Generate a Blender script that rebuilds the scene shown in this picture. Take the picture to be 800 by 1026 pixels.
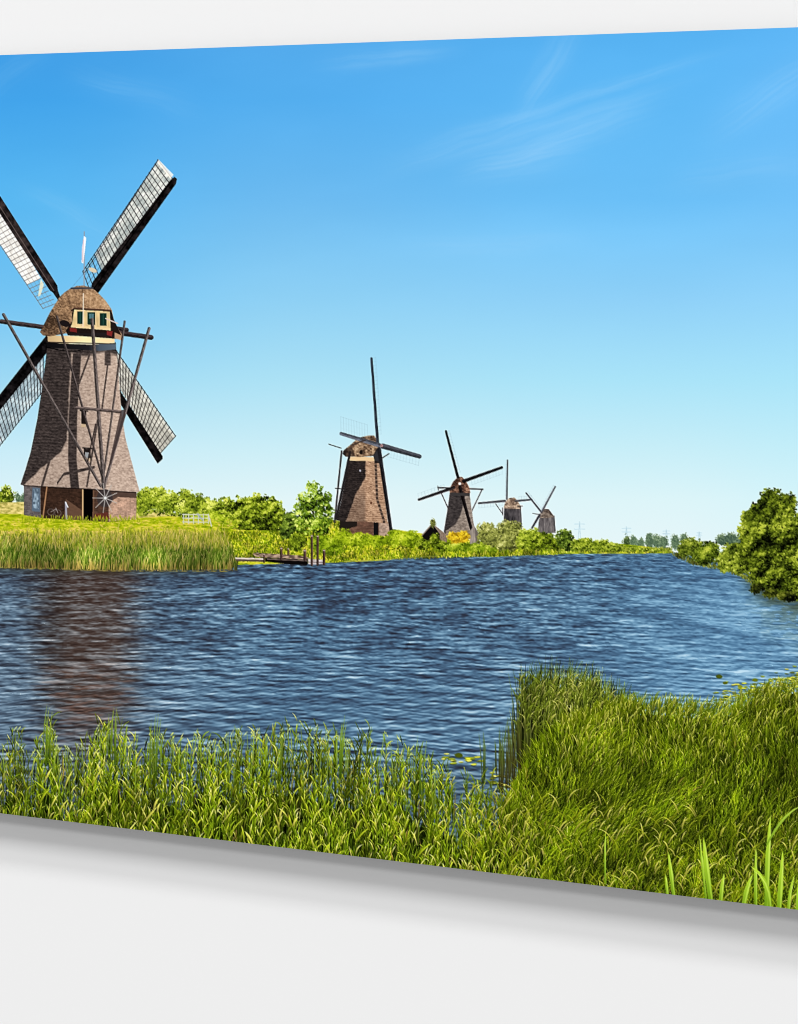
import bpy, bmesh, math, random
import numpy as np

# ------------------------------------------------------------------ camera, light, exposure
SC = bpy.context.scene
for o in list(bpy.data.objects):
    bpy.data.objects.remove(o)
PW, PH = 800.0, 1026.0          # proportions of the picture taken by the camera
FPX = 1600.0                    # focal length in those units
D = 1.5                         # metres from the camera to the print
PHI = math.atan(FPX / 5272.0)   # the camera stands a little right of the print and turns left
HY = 225.0                      # eye level
EYE = 1.62
U = D / FPX

cam_d = bpy.data.cameras.new('camera')
cam = bpy.data.objects.new('camera', cam_d)
SC.collection.objects.link(cam)
SC.camera = cam
cam.location = (D * math.sin(PHI), -D * math.cos(PHI), EYE)
cam.rotation_euler = (math.radians(90), 0, PHI)
cam_d.sensor_fit = 'HORIZONTAL'
cam_d.sensor_width = 36
cam_d.lens = 36 * FPX / PW
cam_d.shift_y = -(PH / 2 - HY) / PW
cam_d.clip_start = 0.02
cam_d.clip_end = 200

W = bpy.data.worlds.new('World')
SC.world = W
W.use_nodes = True
bg = W.node_tree.nodes['Background']
bg.inputs[0].default_value = (1.0, 1.0, 1.0, 1)
bg.inputs[1].default_value = 0.46          # white studio surroundings

def area(name, dist, elev, sx, sy, power, az=0.0):
    l = bpy.data.lights.new(name, 'AREA')
    l.shape = 'RECTANGLE'
    l.size = sx
    l.size_y = sy
    l.energy = power
    o = bpy.data.objects.new(name, l)
    SC.collection.objects.link(o)
    e = math.radians(elev)
    a = math.radians(az)
    o.location = (dist * math.sin(a) * math.cos(e), -dist * math.cos(a) * math.cos(e), EYE - .2 + dist * math.sin(e))
    o.rotation_euler = (math.radians(90 - elev), 0, a)
    return o
area('overhead_softbox', 30.0, 65.5, 20.0, 2.8, 4700, 2)
area('upper_softbox', 30.0, 54.5, 20.0, 5.5, 5700, -4)
area('front_softbox', 30.0, 36.0, 20.0, 3.0, 1950, 3)

SC.view_settings.view_transform = 'Standard'
SC.view_settings.look = 'None'
SC.view_settings.exposure = 0
SC.view_settings.gamma = 1
SC.render.engine = 'CYCLES'
SC.cycles.pixel_filter_type = 'BLACKMAN_HARRIS'
SC.cycles.filter_width = 1.0
EXPO = 1.15                     # how bright a perfect white on the wall renders

def to_plane(px, py):
    """picture point -> point (x, z) of the print's front plane y = 0"""
    a = (px - PW / 2) / FPX
    c, s = math.cos(PHI), math.sin(PHI)
    dx = -s + a * c
    dy = c + a * s
    t = D * c / dy
    return D * s + t * dx, EYE + t * (HY - py) / FPX
def to_pic(x, z):
    c, s = math.cos(PHI), math.sin(PHI)
    rx = x - D * s
    ry = D * c
    dep = -rx * s + ry * c
    return PW / 2 + FPX * (rx * c + ry * s) / dep, HY - (z - EYE) * FPX / dep

# ------------------------------------------------------------------ materials
def mat(name, col, rough=.5, spec=.3, metal=0.0, bump=None):
    m = bpy.data.materials.new(name)
    m.use_nodes = True
    nt = m.node_tree
    b = nt.nodes['Principled BSDF']
    b.inputs['Base Color'].default_value = (*col, 1)
    b.inputs['Roughness'].default_value = rough
    b.inputs['Specular IOR Level'].default_value = spec
    b.inputs['Metallic'].default_value = metal
    if bump:
        tc = nt.nodes.new('ShaderNodeTexCoord')
        n = nt.nodes.new('ShaderNodeTexNoise')
        n.inputs['Scale'].default_value = bump[0]
        n.inputs['Detail'].default_value = 6
        bp = nt.nodes.new('ShaderNodeBump')
        bp.inputs['Strength'].default_value = bump[1]
        bp.inputs['Distance'].default_value = bump[2]
        nt.links.new(tc.outputs['Object'], n.inputs['Vector'])
        nt.links.new(n.outputs['Fac'], bp.inputs['Height'])
        nt.links.new(bp.outputs['Normal'], b.inputs['Normal'])
    return m
WALLC = .7505
M_wall = mat('white_wall_paint', (WALLC, WALLC, WALLC), .9, .0, 0, (90, .03, .0004))
M_edge = mat('brushed_aluminium', (.42, .43, .44), .45, .5, .6, (300, .05, .0002))
M_frame = mat('grey_batten', (.35, .35, .35), .7, .2)
M_print = mat('printed_picture_surface', (1, 1, 1), .55, .0)
_nt = M_print.node_tree
_a = _nt.nodes.new('ShaderNodeAttribute')
_a.attribute_name = 'ink'
_nt.links.new(_a.outputs['Color'], _nt.nodes['Principled BSDF'].inputs['Base Color'])

def link(name, me, parent=None, m=None):
    o = bpy.data.objects.new(name, me)
    SC.collection.objects.link(o)
    if parent:
        o.parent = parent
    if m:
        me.materials.append(m)
    return o
def box(name, lo, hi, m, parent=None, bevel=0):
    bm = bmesh.new()
    bmesh.ops.create_cube(bm, size=1)
    for v in bm.verts:
        for i in range(3):
            v.co[i] = lo[i] if v.co[i] < 0 else hi[i]
    if bevel:
        bmesh.ops.bevel(bm, geom=list(bm.edges), offset=bevel, segments=2, affect='EDGES')
    me = bpy.data.meshes.new(name)
    bm.to_mesh(me)
    bm.free()
    return link(name, me, parent, m)

# ------------------------------------------------------------------ the wall and the print on it
GAP = 0.030                      # front of the print to the wall
wall = box('wall', (-6, GAP, -3), (6, GAP + .12, 4.2), M_wall)
wall['kind'] = 'structure'

ZT = to_plane(400, 41.0)[1]
ZB = to_plane(400, 863.4)[1]
XL = to_plane(-62, 300)[0]
XR = to_plane(866, 300)[0]
root = bpy.data.objects.new('wall_print', None)
SC.collection.objects.link(root)
root.location = (0, GAP, ZB)
root['label'] = 'wide glossy landscape print of windmills along a river, hung on the white wall'
root['category'] = 'wall print'
bpy.context.view_layer.update()
def reparent(o):
    o.parent = root
    o.matrix_parent_inverse = root.matrix_world.inverted()
pb = box('backing_panel', (XL, .0003, ZB), (XR, .011, ZT), M_edge, bevel=.0003)
reparent(pb)
for nm, lo, hi in (('hanging_batten', (XL + .12, .0112, ZT - .16), (XR - .12, GAP - .0003, ZT - .12)),
                   ('hanging_batten', (XL + .12, .0112, ZB + .16), (XR - .12, GAP - .0003, ZB + .20))):
    reparent(box(nm, lo, hi, M_frame))

# ------------------------------------------------------------------ the printed picture: painter
rng = random.Random(7)
S = 2.0                          # painting resolution per unit
OX, OY = -80.0, 10.0
BW, BH = int(970 * S), int(925 * S)
B = np.zeros((BH, BW, 3), np.float32)
ID = np.zeros((BH, BW), np.int16)
yy, xx = np.mgrid[0:BH, 0:BW].astype(np.float32)
GX = xx / S + OX + .5 / S
GY = yy / S + OY + .5 / S
del xx, yy

PARTS = []                       # (name, parent index or None, label, kind)
def part(name, parent=None, label=None, kind=None):
    PARTS.append((name, parent, label, kind))
    return len(PARTS) - 1

def hsh(ix, iy, seed):
    n = ix.astype(np.uint32) * np.uint32(374761393) + iy.astype(np.uint32) * np.uint32(668265263) + np.uint32((seed * 974634777) & 0xffffffff)
    n = (n ^ (n >> np.uint32(13))) * np.uint32(1274126177)
    n = (n ^ (n >> np.uint32(16))) & np.uint32(0xffff)
    return n.astype(np.float32) / 65535.0
def vn(x, y, seed=0):
    x = np.atleast_1d(np.asarray(x, np.float32))
    y = np.atleast_1d(np.asarray(y, np.float32))
    fx = np.floor(x)
    fy = np.floor(y)
    ix = fx.astype(np.int32)
    iy = fy.astype(np.int32)
    tx = x - fx
    ty = y - fy
    tx = tx * tx * (3 - 2 * tx)
    ty = ty * ty * (3 - 2 * ty)
    a = hsh(ix, iy, seed) * (1 - tx) + hsh(ix + 1, iy, seed) * tx
    b = hsh(ix, iy + 1, seed) * (1 - tx) + hsh(ix + 1, iy + 1, seed) * tx
    return a * (1 - ty) + b * ty
def num(a):
    return float(np.asarray(a).ravel()[0])
def fbm(x, y, seed=0, n=4, g=.5):
    t = 0
    a = 1
    s = 0
    for i in range(n):
        t = t + a * vn(x, y, seed + i * 17)
        s += a
        a *= g
        x = x * 2.03 + 11.3
        y = y * 2.03 + 5.7
    return t / s
def lerp(a, b, t):
    return a + (b - a) * t
def sm(e0, e1, x):
    t = np.clip((x - e0) / (e1 - e0), 0, 1)
    return t * t * (3 - 2 * t)
def rgb(*c):
    return np.array(c, np.float32) / 255.0
def ramp(t, stops):
    """t array -> rgb through (pos, (r,g,b)) stops"""
    ps = [s[0] for s in stops]
    out = np.empty(t.shape + (3,), np.float32)
    for k in range(3):
        out[..., k] = np.interp(t, ps, [s[1][k] / 255.0 for s in stops])
    return out

def win(x0, y0, x1, y1):
    a = max(0, int((x0 - OX) * S) - 1)
    b = max(0, int((y0 - OY) * S) - 1)
    c = min(BW, int((x1 - OX) * S) + 2)
    d = min(BH, int((y1 - OY) * S) + 2)
    return (slice(b, d), slice(a, c)) if c > a and d > b else None
def put(w, m, col, pid, alpha=1.0):
    if callable(col):
        col = col(GX[w], GY[w])
    mm = (m * alpha)[..., None]
    B[w] = B[w] * (1 - mm) + col * mm
    if pid is not None:
        ID[w][m * min(1, alpha * 1.6) > .45] = pid
def polymask(pts, w, sub=2):
    X = GX[w]
    Y = GY[w]
    m = np.zeros(X.shape, np.float32)
    n = len(pts)
    for sy in range(sub):
        for sx in range(sub):
            x = X + ((sx + .5) / sub - .5) / S
            y = Y + ((sy + .5) / sub - .5) / S
            c = np.zeros(X.shape, bool)
            for i in range(n):
                x0, y0 = pts[i]
                x1, y1 = pts[(i + 1) % n]
                if y0 == y1:
                    continue
                c ^= ((y0 > y) != (y1 > y)) & (x < (x1 - x0) * (y - y0) / (y1 - y0) + x0)
            m += c
    return m / (sub * sub)
def poly(pts, col, pid, alpha=1.0):
    xs = [p[0] for p in pts]
    ys = [p[1] for p in pts]
    w = win(min(xs), min(ys), max(xs), max(ys))
    if w is None:
        return
    put(w, polymask(pts, w), col, pid, alpha)
def line(p0, p1, w0, col, pid, w1=None, alpha=1.0, grain=0):
    """tapered straight bar"""
    w1 = w0 if w1 is None else w1
    r = max(w0, w1) / 2 + 1
    w = win(min(p0[0], p1[0]) - r, min(p0[1], p1[1]) - r, max(p0[0], p1[0]) + r, max(p0[1], p1[1]) + r)
    if w is None:
        return
    X = GX[w] - p0[0]
    Y = GY[w] - p0[1]
    dx, dy = p1[0] - p0[0], p1[1] - p0[1]
    L2 = dx * dx + dy * dy + 1e-9
    t = np.clip((X * dx + Y * dy) / L2, 0, 1)
    d = np.hypot(X - t * dx, Y - t * dy)
    hw = lerp(w0, w1, t) / 2
    m = np.clip((hw - d) * S + .5, 0, 1) * np.minimum(1, hw * 2 * S)
    if grain:
        side = (X * dy - Y * dx) / math.sqrt(L2)
        sh = 1 + grain * np.sign(side) * .5 + grain * (vn(t * math.sqrt(L2) * .5, side * 2, 5) - .5)
        c = np.asarray(col) * sh[..., None]
        put(w, m, c, pid, alpha)
    else:
        put(w, m, col, pid, alpha)
def path(pts, w0, col, pid, w1=None, alpha=1.0):
    n = len(pts) - 1
    w1 = w0 if w1 is None else w1
    for i in range(n):
        line(pts[i], pts[i + 1], lerp(w0, w1, i / n), col, pid, lerp(w0, w1, (i + 1) / n), alpha)
def blade(x, y, L, lean, droop, wd, c0, c1, pid, alpha=1.0):
    """a curved leaf from root (x,y): colour c0 at the root to c1 at the tip"""
    n = 6
    t = np.linspace(0, 1, n + 1)
    px = x + lean * L * t + droop * L * t ** 3
    py = y - L * (t - .45 * abs(droop) * t ** 4)
    r = wd / 2 + .8
    w = win(px.min() - r, py.min() - r, px.max() + r, py.max() + r)
    if w is None:
        return
    X = GX[w]
    Y = GY[w]
    best = np.full(X.shape, -9.0, np.float32)
    bt = np.zeros(X.shape, np.float32)
    for i in range(n):
        dx, dy = px[i + 1] - px[i], py[i + 1] - py[i]
        q = np.clip(((X - px[i]) * dx + (Y - py[i]) * dy) / (dx * dx + dy * dy + 1e-9), 0, 1)
        d = np.hypot(X - px[i] - q * dx, Y - py[i] - q * dy)
        tt = (i + q) / n
        hw = wd / 2 * np.minimum(1, 1.9 * (1 - tt) ** .8) * (.6 + .4 * tt)
        v = hw - d
        k = v > best
        best = np.where(k, v, best)
        bt = np.where(k, tt, bt)
    m = np.clip(best * S + .5, 0, 1)
    c = c0 + (c1 - c0) * bt[..., None]
    put(w, m, c, pid, alpha)
def dab(x, y, rx, ry, a, col, pid, alpha=1.0):
    r = max(rx, ry) + .5
    w = win(x - r, y - r, x + r, y + r)
    if w is None:
        return
    X = GX[w] - x
    Y = GY[w] - y
    ca, sa = math.cos(a), math.sin(a)
    u = (X * ca + Y * sa) / rx
    v = (-X * sa + Y * ca) / ry
    m = np.clip((1 - np.sqrt(u * u + v * v)) * min(rx, ry) * S + .4, 0, 1)
    put(w, m, col, pid, alpha)

#PAINT_BEGIN
# ---- sky
sky = part('sky', None, 'blue sky fading to pale at the horizon, thin wisps of cloud near the top', 'stuff')
def paint_sky():
    y = GY
    ys = (20, 100, 200, 300, 380, 450, 500, 545)
    cols = ((0, ((67, 157, 229), (65, 161, 231), (87, 180, 237), (115, 194, 240), (157, 215, 242), (199, 234, 246), (220, 241, 247), (230, 243, 247))),
            (300, ((83, 168, 233), (85, 173, 237), (108, 185, 238), (140, 205, 241), (170, 223, 243), (202, 236, 245), (224, 243, 246), (231, 245, 247))),
            (650, ((83, 173, 237), (93, 181, 241), (106, 189, 244), (142, 207, 246), (168, 225, 246), (198, 236, 246), (219, 243, 247), (228, 244, 247))),
            (820, ((91, 178, 241), (102, 185, 245), (113, 192, 246), (145, 210, 248), (168, 226, 247), (194, 236, 247), (212, 242, 248), (222, 244, 248))))
    tabs = [ramp(y, list(zip(ys, c_))) for _, c_ in cols]
    xs_ = [c_[0] for c_ in cols]
    c = tabs[0].copy()
    for i in range(3):
        t = np.clip((GX - xs_[i]) / (xs_[i + 1] - xs_[i]), 0, 1)
        t = (t * t * (3 - 2 * t))[..., None]
        c = c * (1 - t) + tabs[i + 1] * t
    # streaky high cloud
    def wisp(x0, y0, x1, y1, wd, a, seed, fray=1.0):
        r = wd * 2.5 + 10
        w = win(min(x0, x1) - r, min(y0, y1) - r, max(x0, x1) + r, max(y0, y1) + r)
        if w is None:
            return
        X, Y = GX[w], GY[w]
        dx, dy = x1 - x0, y1 - y0
        L = math.hypot(dx, dy)
        t = ((X - x0) * dx + (Y - y0) * dy) / L
        s = ((X - x0) * dy - (Y - y0) * dx) / L
        s = s + 14 * (fbm(t / 60, s / 30, seed) - .5) * fray
        m = np.exp(-(s / wd) ** 2) * sm(0, L * .4, t) * sm(L, L * .55, t)
        m = m * (.2 + 1.1 * fbm(t / 60, s / 2.6, seed + 3, 4))
        c[w] += (rgb(196, 222, 248) - c[w]) * (m * a)[..., None]
    wisp(420, 146, 760, 46, 6, .19, 1)
    wisp(440, 162, 730, 66, 6, .16, 2)
    wisp(480, 170, 700, 84, 9, .12, 15)
    wisp(512, 130, 592, 0, 12, .22, 3)
    wisp(470, 172, 680, 96, 16, .16, 4)
    wisp(360, 176, 580, 104, 14, .15, 14)
    wisp(440, 176, 600, 150, 14, .20, 24)
    wisp(300, 64, 480, 46, 9, .20, 5)
    wisp(50, 66, 220, 116, 14, .14, 6)
    wisp(-30, 100, 60, 40, 12, .12, 7)
    wisp(0, 180, 130, 240, 9, .10, 8)
    wisp(690, 150, 880, 20, 16, .16, 9)
    wisp(640, 190, 880, 150, 14, .10, 10)
    wisp(380, 250, 620, 240, 10, .08, 11)
    k = fbm(GX / 190 + GY / 400, GY / 60, 40, 4)
    c = c + ((k - .5) * .035 * sm(420, 200, y))[..., None]
    B[:] = np.clip(c, 0, 1)
    ID[:] = sky
    del c
paint_sky()

# ---- river
river = part('river', None, 'dark blue rippled river with a brown reflection of the large windmill', 'stuff')
BANK = [(-80, 562), (0, 564), (60, 565), (110, 566), (200, 566), (232, 564), (236, 561), (330, 564), (345, 562), (388, 560), (400, 558), (440, 556), (496, 557), (520, 555), (570, 553.6), (672, 553.6),
        (680, 554), (695, 558), (713, 562), (722, 566), (742, 569), (752, 576), (767, 586), (800, 594), (900, 606)]
def paint_water():
    w = win(-80, 548, 890, 935)
    X = GX[w]
    Y = GY[w]
    top = np.interp(X, [b[0] for b in BANK], [b[1] for b in BANK])
    m = np.clip((Y - top + .5) * S, 0, 1)
    d = np.maximum(Y - 541.0, 6)
    # ground plane coordinates
    gx = (X - 420) / d
    gz = 1000.0 / d
    warp = fbm(gx * 2.2, gz * .35, 3, 3) - .5
    # wind waves: many small wave trains on the flat water, seen in perspective
    xw = (X - 420) * 1.1 / d + .02 * warp
    wr = random.Random(31)
    wav = np.zeros(X.shape, np.float32)
    NW = 120
    low = lerp(.40, .15, sm(585, 700, Y))
    for i in range(NW):
        k = .5 * (900.0 ** ((i + wr.random()) / NW))
        th = wr.gauss(.06, .42)
        rate = k * math.cos(th) * 1000.0 / d ** 2
        fade = sm(3.0, 1.5, rate) * np.clip((rate - low) / (low * 2.6), 0, 1)
        ph = k * (math.sin(th) * xw * float(np.interp(math.log(k), [0, 2.3, 3.3], [4.2, 3.0, 1.45])) + math.cos(th) * gz) + wr.uniform(0, 6.28) + 1.6 * warp * k ** .3
        wav += fade * np.sin(ph)
    wav = wav * .26
    big = fbm(gx * 1.6, gz * .22, 9, 4) - .5
    gust = fbm(gx * 3 + gz * .1, gz * .5, 19, 4) - .5
    near = sm(640, 740, Y)
    big = big * (1 - .6 * near)
    gust = gust * (1 - .6 * near)
    A = lerp(1.0, .25, sm(600, 715, Y))
    wx = 5 * warp
    scr = (vn(X / 15 + wx, (Y + .05 * X) / 2.9, 90) - .5) * .40 + (vn(X / 7.5, (Y - .04 * X) / 1.7, 91) - .5) * .46 + (vn(X / 3.6, Y / 1.05, 92) - .5) * .44
    lw = lerp(1.0, 1.5, near)
    ra = vn(X / (9 * lw) + wx * 2, (Y + .05 * X) / (1.7 * lw), 190)
    rb = vn(X / (6 * lw) - wx, (Y - .035 * X) / (1.25 * lw), 191)
    calm = 1 - .45 * sm(560, 720, X) * sm(740, 600, Y)
    amp = (.85 + .9 * gust) * calm
    t = .505 + wav * .145 * lerp(.62, 1, sm(575, 660, Y)) * amp + scr * lerp(1.0, .35, sm(600, 715, Y)) * .52 * calm + big * .18 + gust * .30
    t = t + .07 * sm(.62, .86, ra) - .07 * sm(.36, .14, rb)
    t = t - .07 * sm(640, 575, Y) * sm(560, 420, X) + .05 * sm(600, 700, Y) - .03 * sm(735, 790, Y)
    t = t + .15 * sm(430, 740, X) * sm(556, 610, Y)
    col = ramp(np.clip(t, 0, 1), [(0, (34, 29, 36)), (.2, (44, 46, 60)), (.4, (58, 80, 106)), (.58, (84, 120, 150)), (.78, (132, 172, 198)), (1, (200, 220, 230))])
    # bluer and smoother to the right, greyer to the left
    k = (sm(480, 760, X) * .45)[..., None]
    col = col * (1 - k) + (col * rgb(230, 250, 262) + rgb(0, 8, 14)) * k
    k = (sm(300, 60, X) * .35)[..., None]
    g = col.mean(-1, keepdims=True)
    col = col * (1 - k) + (g * rgb(245, 248, 262)) * k
    # reflection of the big mill: brown column
    edge = (34 + 26 * near) * (fbm(X / 22, Y / 1.8, 33, 4) - .5)
    cx = lerp(86, 88, sm(570, 740, Y))
    hw = lerp(52, 44, sm(570, 745, Y))
    q = sm(hw + 24, hw - 28, abs(X - cx + edge)) * sm(800, 690, Y + 0 * X)
    q = q * (.58 + .36 * sm(.68, .3, t))
    tb = np.clip(t * .95 + .05, 0, 1)
    ref = ramp(tb, [(0, (34, 22, 22)), (.25, (54, 40, 36)), (.45, (78, 60, 52)), (.62, (102, 82, 70)), (.8, (134, 112, 100)), (1, (180, 160, 148))])
    dk = sm(78, 52, X)[..., None] * .25
    ref = ref * (1 - dk) * (1 - .16 * near[..., None])
    orange = (sm(640, 700, Y) * sm(.46, .72, fbm(X / 16, (Y + .05 * X) / 2.6, 61, 3)) * sm(.2, .5, t))[..., None] * .6
    ref = ref * (1 - orange) + rgb(150, 96, 70) * orange
    col = col * (1 - q[..., None]) + ref * q[..., None]
    # dark reflection of reeds just under the far bank
    rr = (sm(16, 0, Y - top) * sm(250, 225, X))[..., None] * .55
    col = col * (1 - rr) + rgb(52, 55, 40) * rr
    rr = (sm(26, 0, Y - top) * sm(735, 765, X) * (.6 + .6 * fbm(X / 9, Y / 2, 71, 2)))[..., None] * .95
    col = col * (1 - np.clip(rr, 0, 1)) + rgb(42, 48, 26) * np.clip(rr, 0, 1)
    rr = (sm(70, 8, Y - top) * sm(725, 800, X) * (fbm(X / 12, Y / 2.2, 72, 3) > .5))[..., None] * .4
    col = col * (1 - rr) + rgb(88, 92, 48) * rr
    # sparkle
    sp = (vn(X / 1.6, Y / .8, 123) > .97) & (t > .66) & (Y < 700)
    col = col + sp[..., None] * .14
    # shallow water close to the near reeds is darker
    dkn = (sm(745, 800, Y) * sm(560, 500, X))[..., None] * .35
    col = col * (1 - dkn) + rgb(45, 52, 60) * dkn
    put(w, m, np.clip(col, 0, 1), river)
paint_water()

# ---- foliage
def foliage(pid, lumps, pal, n, leaf=(1.0, 1.8), light=(-.35, -.9), ragged=2.0, base=.12, gaps=.0, contrast=1.0, body=True):
    """lumps: (cx, cy, rx, ry); pal: dark, mid, light, highlight"""
    pal = np.array(pal, np.float32) / 255
    tot = sum(l[2] * l[3] for l in lumps)
    lumps = sorted(lumps, key=lambda l: l[1] - l[3] * .2)
    sd = rng.randrange(1000)
    pts = []
    for cx, cy, rx, ry in lumps:
        if body:
            sh_ = []
            for i in range(44):
                a = i / 44 * 2 * math.pi
                rr = .80 + .22 * (num(vn(np.float32(i / 4.0), np.float32(cx), sd)) - .5) + rng.uniform(-.07, .07)
                sh_.append((cx + rx * rr * math.cos(a), cy + ry * rr * math.sin(a)))
            poly(sh_, lambda X, Y: lerp(pal[0], pal[1], (.7 * fbm(X / 1.8, Y / 1.8, 31, 2) * .9 + base - .1)[..., None]), pid)
        k = max(6, int(n * rx * ry / tot))
        for j in range(k):
            a = rng.uniform(0, 2 * math.pi)
            lim = .84 + .36 * float(hsh(np.int32([int(a * 3.2)]), np.int32([int(cx)]), sd)[0])
            q = math.sqrt(rng.random()) * lim
            pts.append((cx + rx * q * math.cos(a), cy + ry * q * math.sin(a), (cx, cy, rx, ry)))
    P = np.array([(p[0], p[1]) for p in pts], np.float32)
    sc = 2.2 + .16 * min(20, max(l[2] for l in lumps))
    u, v = P[:, 0] / sc, P[:, 1] / sc
    g = lambda du, dv: vn(u + du, v + dv, sd) * .6 + vn(u * 2.1 + du * 2, v * 2.1 + dv * 2, sd + 1) * .4
    relief = g(0, 0) - g(light[0] * .5, light[1] * .5)
    if sc > 4:
        relief = relief + .8 * (vn(u * .36, v * .36, sd + 8) - vn(u * .36 - light[0] * .6, v * .36 - light[1] * .6, sd + 8))
    deep = vn(u * .8 + 9, v * .8, sd + 5)
    order = sorted(range(len(pts)), key=lambda i: pts[i][1] + rng.uniform(-4, 4) + 5 * float(relief[i]))
    for i in order:
        x, y, (cx, cy, rx, ry) = pts[i]
        br = .47 + .75 * float(relief[i]) * contrast - .15 * (y - cy) / ry + .10 * (x - cx) / rx * light[0] / .35 + rng.gauss(0, .12) * contrast
        br += .34 * (float(deep[i]) - .5)
        if rng.random() < .07:
            br -= .3
        br = max(0, min(2.999, br * 3))
        q = int(br)
        c = pal[q] + (pal[q + 1] - pal[q]) * (br - q)
        s_ = rng.uniform(*leaf) * .88
        dab(x, y, s_, s_ * rng.uniform(.38, .65), rng.uniform(0, math.pi), c, pid)
GREEN = [(22, 32, 8), (76, 98, 18), (140, 164, 38), (206, 216, 96)]
DEEP = [(22, 34, 14), (58, 82, 26), (112, 140, 46), (168, 190, 84)]
LIGHTG = [(44, 62, 16), (112, 136, 32), (172, 190, 64), (222, 230, 130)]
OLIVE = [(60, 66, 34), (112, 122, 58), (160, 168, 92), (204, 208, 148)]
BLUEG = [(70, 96, 84), (98, 126, 104), (126, 152, 124), (160, 180, 156)]
YELL = [(120, 90, 20), (190, 160, 30), (226, 200, 48), (246, 232, 110)]

# pylons far off
for i, (x, y0, y1, wd) in enumerate(((581, 523, 540, 10), (628, 528, 540, 9), (668, 531, 540, 7), (701, 533, 541, 5))):
    pid = part('pylon', None, ['faint electricity pylon behind the far trees, leftmost of the four', 'faint electricity pylon, second of the four from the left',
              'faint electricity pylon, third of the four from the left', 'faint electricity pylon above the right hand bushes'][i])
    c = rgb(168, 196, 208)
    line((x - 1.2, y1), (x, y0), .8, c, pid, .5)
    line((x + 1.2, y1), (x, y0), .8, c, pid, .5)
    for k in (0.12, .42):
        yk = lerp(y0, y1, k)
        line((x - wd / 2, yk), (x + wd / 2, yk), .8, c, pid, alpha=.9)
# far trees on the horizon
hz = [(628, 544, 4, 8), (635, 543, 4, 7.5), (642, 545, 4.5, 6), (651, 542, 5, 9), (658, 543, 5, 8), (665, 544, 5, 7.5), (677, 543, 5, 9), (686, 542, 5, 8.5), (693, 546, 5, 6)]
names = ['small blue green tree on the horizon at the end of the river', 'blue green tree on the horizon beside the river bend', 'low blue green tree on the horizon']
for i, h in enumerate(hz):
    foliage(part('tree'), [h], BLUEG if i != 0 else [(50, 72, 50), (76, 100, 66), (112, 136, 84), (150, 170, 120)], 110, (.6, 1.1), ragged=1.6, contrast=.7)
for h in [(724, 541, 7, 6), (733, 540, 8, 7), (742, 542, 7, 6)]:
    foliage(part('tree'), [h], [(58, 84, 76), (88, 114, 98), (118, 142, 116), (150, 170, 140)], 120, (.6, 1.1), contrast=.7)
# far left fields behind the mill
fb = part('shrub', None, 'row of shrubs behind the meadow at the left edge')
foliage(fb, [(-60, 505, 22, 14), (-30, 503, 18, 13), (6, 497, 10, 10), (-8, 500, 10, 10)], LIGHTG, 900, (.8, 1.5))
fh = part('shrub', None, 'small blue green shrubs left of the large windmill')
foliage(fh, [(18, 499, 3, 6), (23, 500, 3, 6)], BLUEG, 100, (.6, 1.0))
bgf = part('meadow', None, 'pale dry meadow behind the large windmill', 'stuff')
poly([(-80, 504), (30, 503), (130, 506), (160, 512), (230, 522), (230, 540), (-80, 540)], lambda X, Y: ramp(fbm(X / 3, Y / 1.6, 5, 3), [(.2, (150, 148, 78)), (.5, (196, 186, 118)), (.8, (222, 208, 150))]), bgf)

# shrubs between the large windmill and the round tree
s1 = part('shrub', None, 'tall pale green shrub right of the large windmill')
foliage(s1, [(146, 502, 11, 14), (158, 500, 12, 14), (172, 504, 12, 12), (139, 508, 5, 9)], LIGHTG, 1500, (.8, 1.7), ragged=4)
s2 = part('shrub', None, 'pale green shrub behind the white gate')
foliage(s2, [(186, 504, 12, 14), (200, 508, 12, 12), (214, 512, 12, 12), (190, 516, 12, 8)], LIGHTG, 1400, (.8, 1.6), ragged=4)
s3 = part('shrub', None, 'dark green round shrub group left of the young tree')
poly([(222, 512), (284, 512), (292, 536), (226, 536)], lambda X, Y: ramp(fbm(X / 2, Y / 2, 31, 2), [(.2, (22, 32, 8)), (.8, (80, 104, 22))]), s3)
foliage(s3, [(240, 528, 12, 8), (268, 529, 13, 8), (228, 511, 9, 13), (243, 510, 10, 13), (258, 508, 12, 13), (272, 512, 11, 14), (236, 522, 12, 10), (262, 524, 14, 10), (281, 523, 8, 14), (250, 516, 12, 12)], GREEN, 3600, (.9, 1.9), ragged=3, contrast=1.35)
s4 = part('shrub', None, 'bright shrub in front of the pale shrubs')
foliage(s4, [(210, 522, 14, 9), (226, 526, 12, 8)], [(70, 92, 18), (126, 152, 30), (170, 192, 50), (206, 218, 90)], 800, (.9, 1.7))

# ---- large meadow and bank on the left
lawn = part('lawn', None, 'bright mown grass around the large windmill', 'stuff')
poly([(-80, 514), (20, 515), (60, 519), (140, 519), (170, 517), (215, 522), (240, 533), (240, 546), (-80, 546)],
     lambda X, Y: ramp(np.clip(fbm(X / 7, Y / 1.6, 6, 4) + .25 * sm(527, 536, Y) * (fbm(X / 9, Y / 3, 8) > .42), 0, 1),
                       [(.25, (128, 152, 14)), (.5, (176, 190, 34)), (.7, (206, 196, 84)), (.95, (214, 184, 122))]), lawn)
for i in range(2600):
    x = rng.uniform(-80, 240)
    y = rng.uniform(520, 545)
    g = rng.random()
    c = rgb(140, 165, 22) if g < .45 else rgb(196, 198, 60) if g < .75 else rgb(212, 186, 112)
    dab(x, y, rng.uniform(.6, 1.6), rng.uniform(.3, .6), rng.uniform(-.3, .3), c * rng.uniform(.85, 1.1), lawn, .8)

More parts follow.
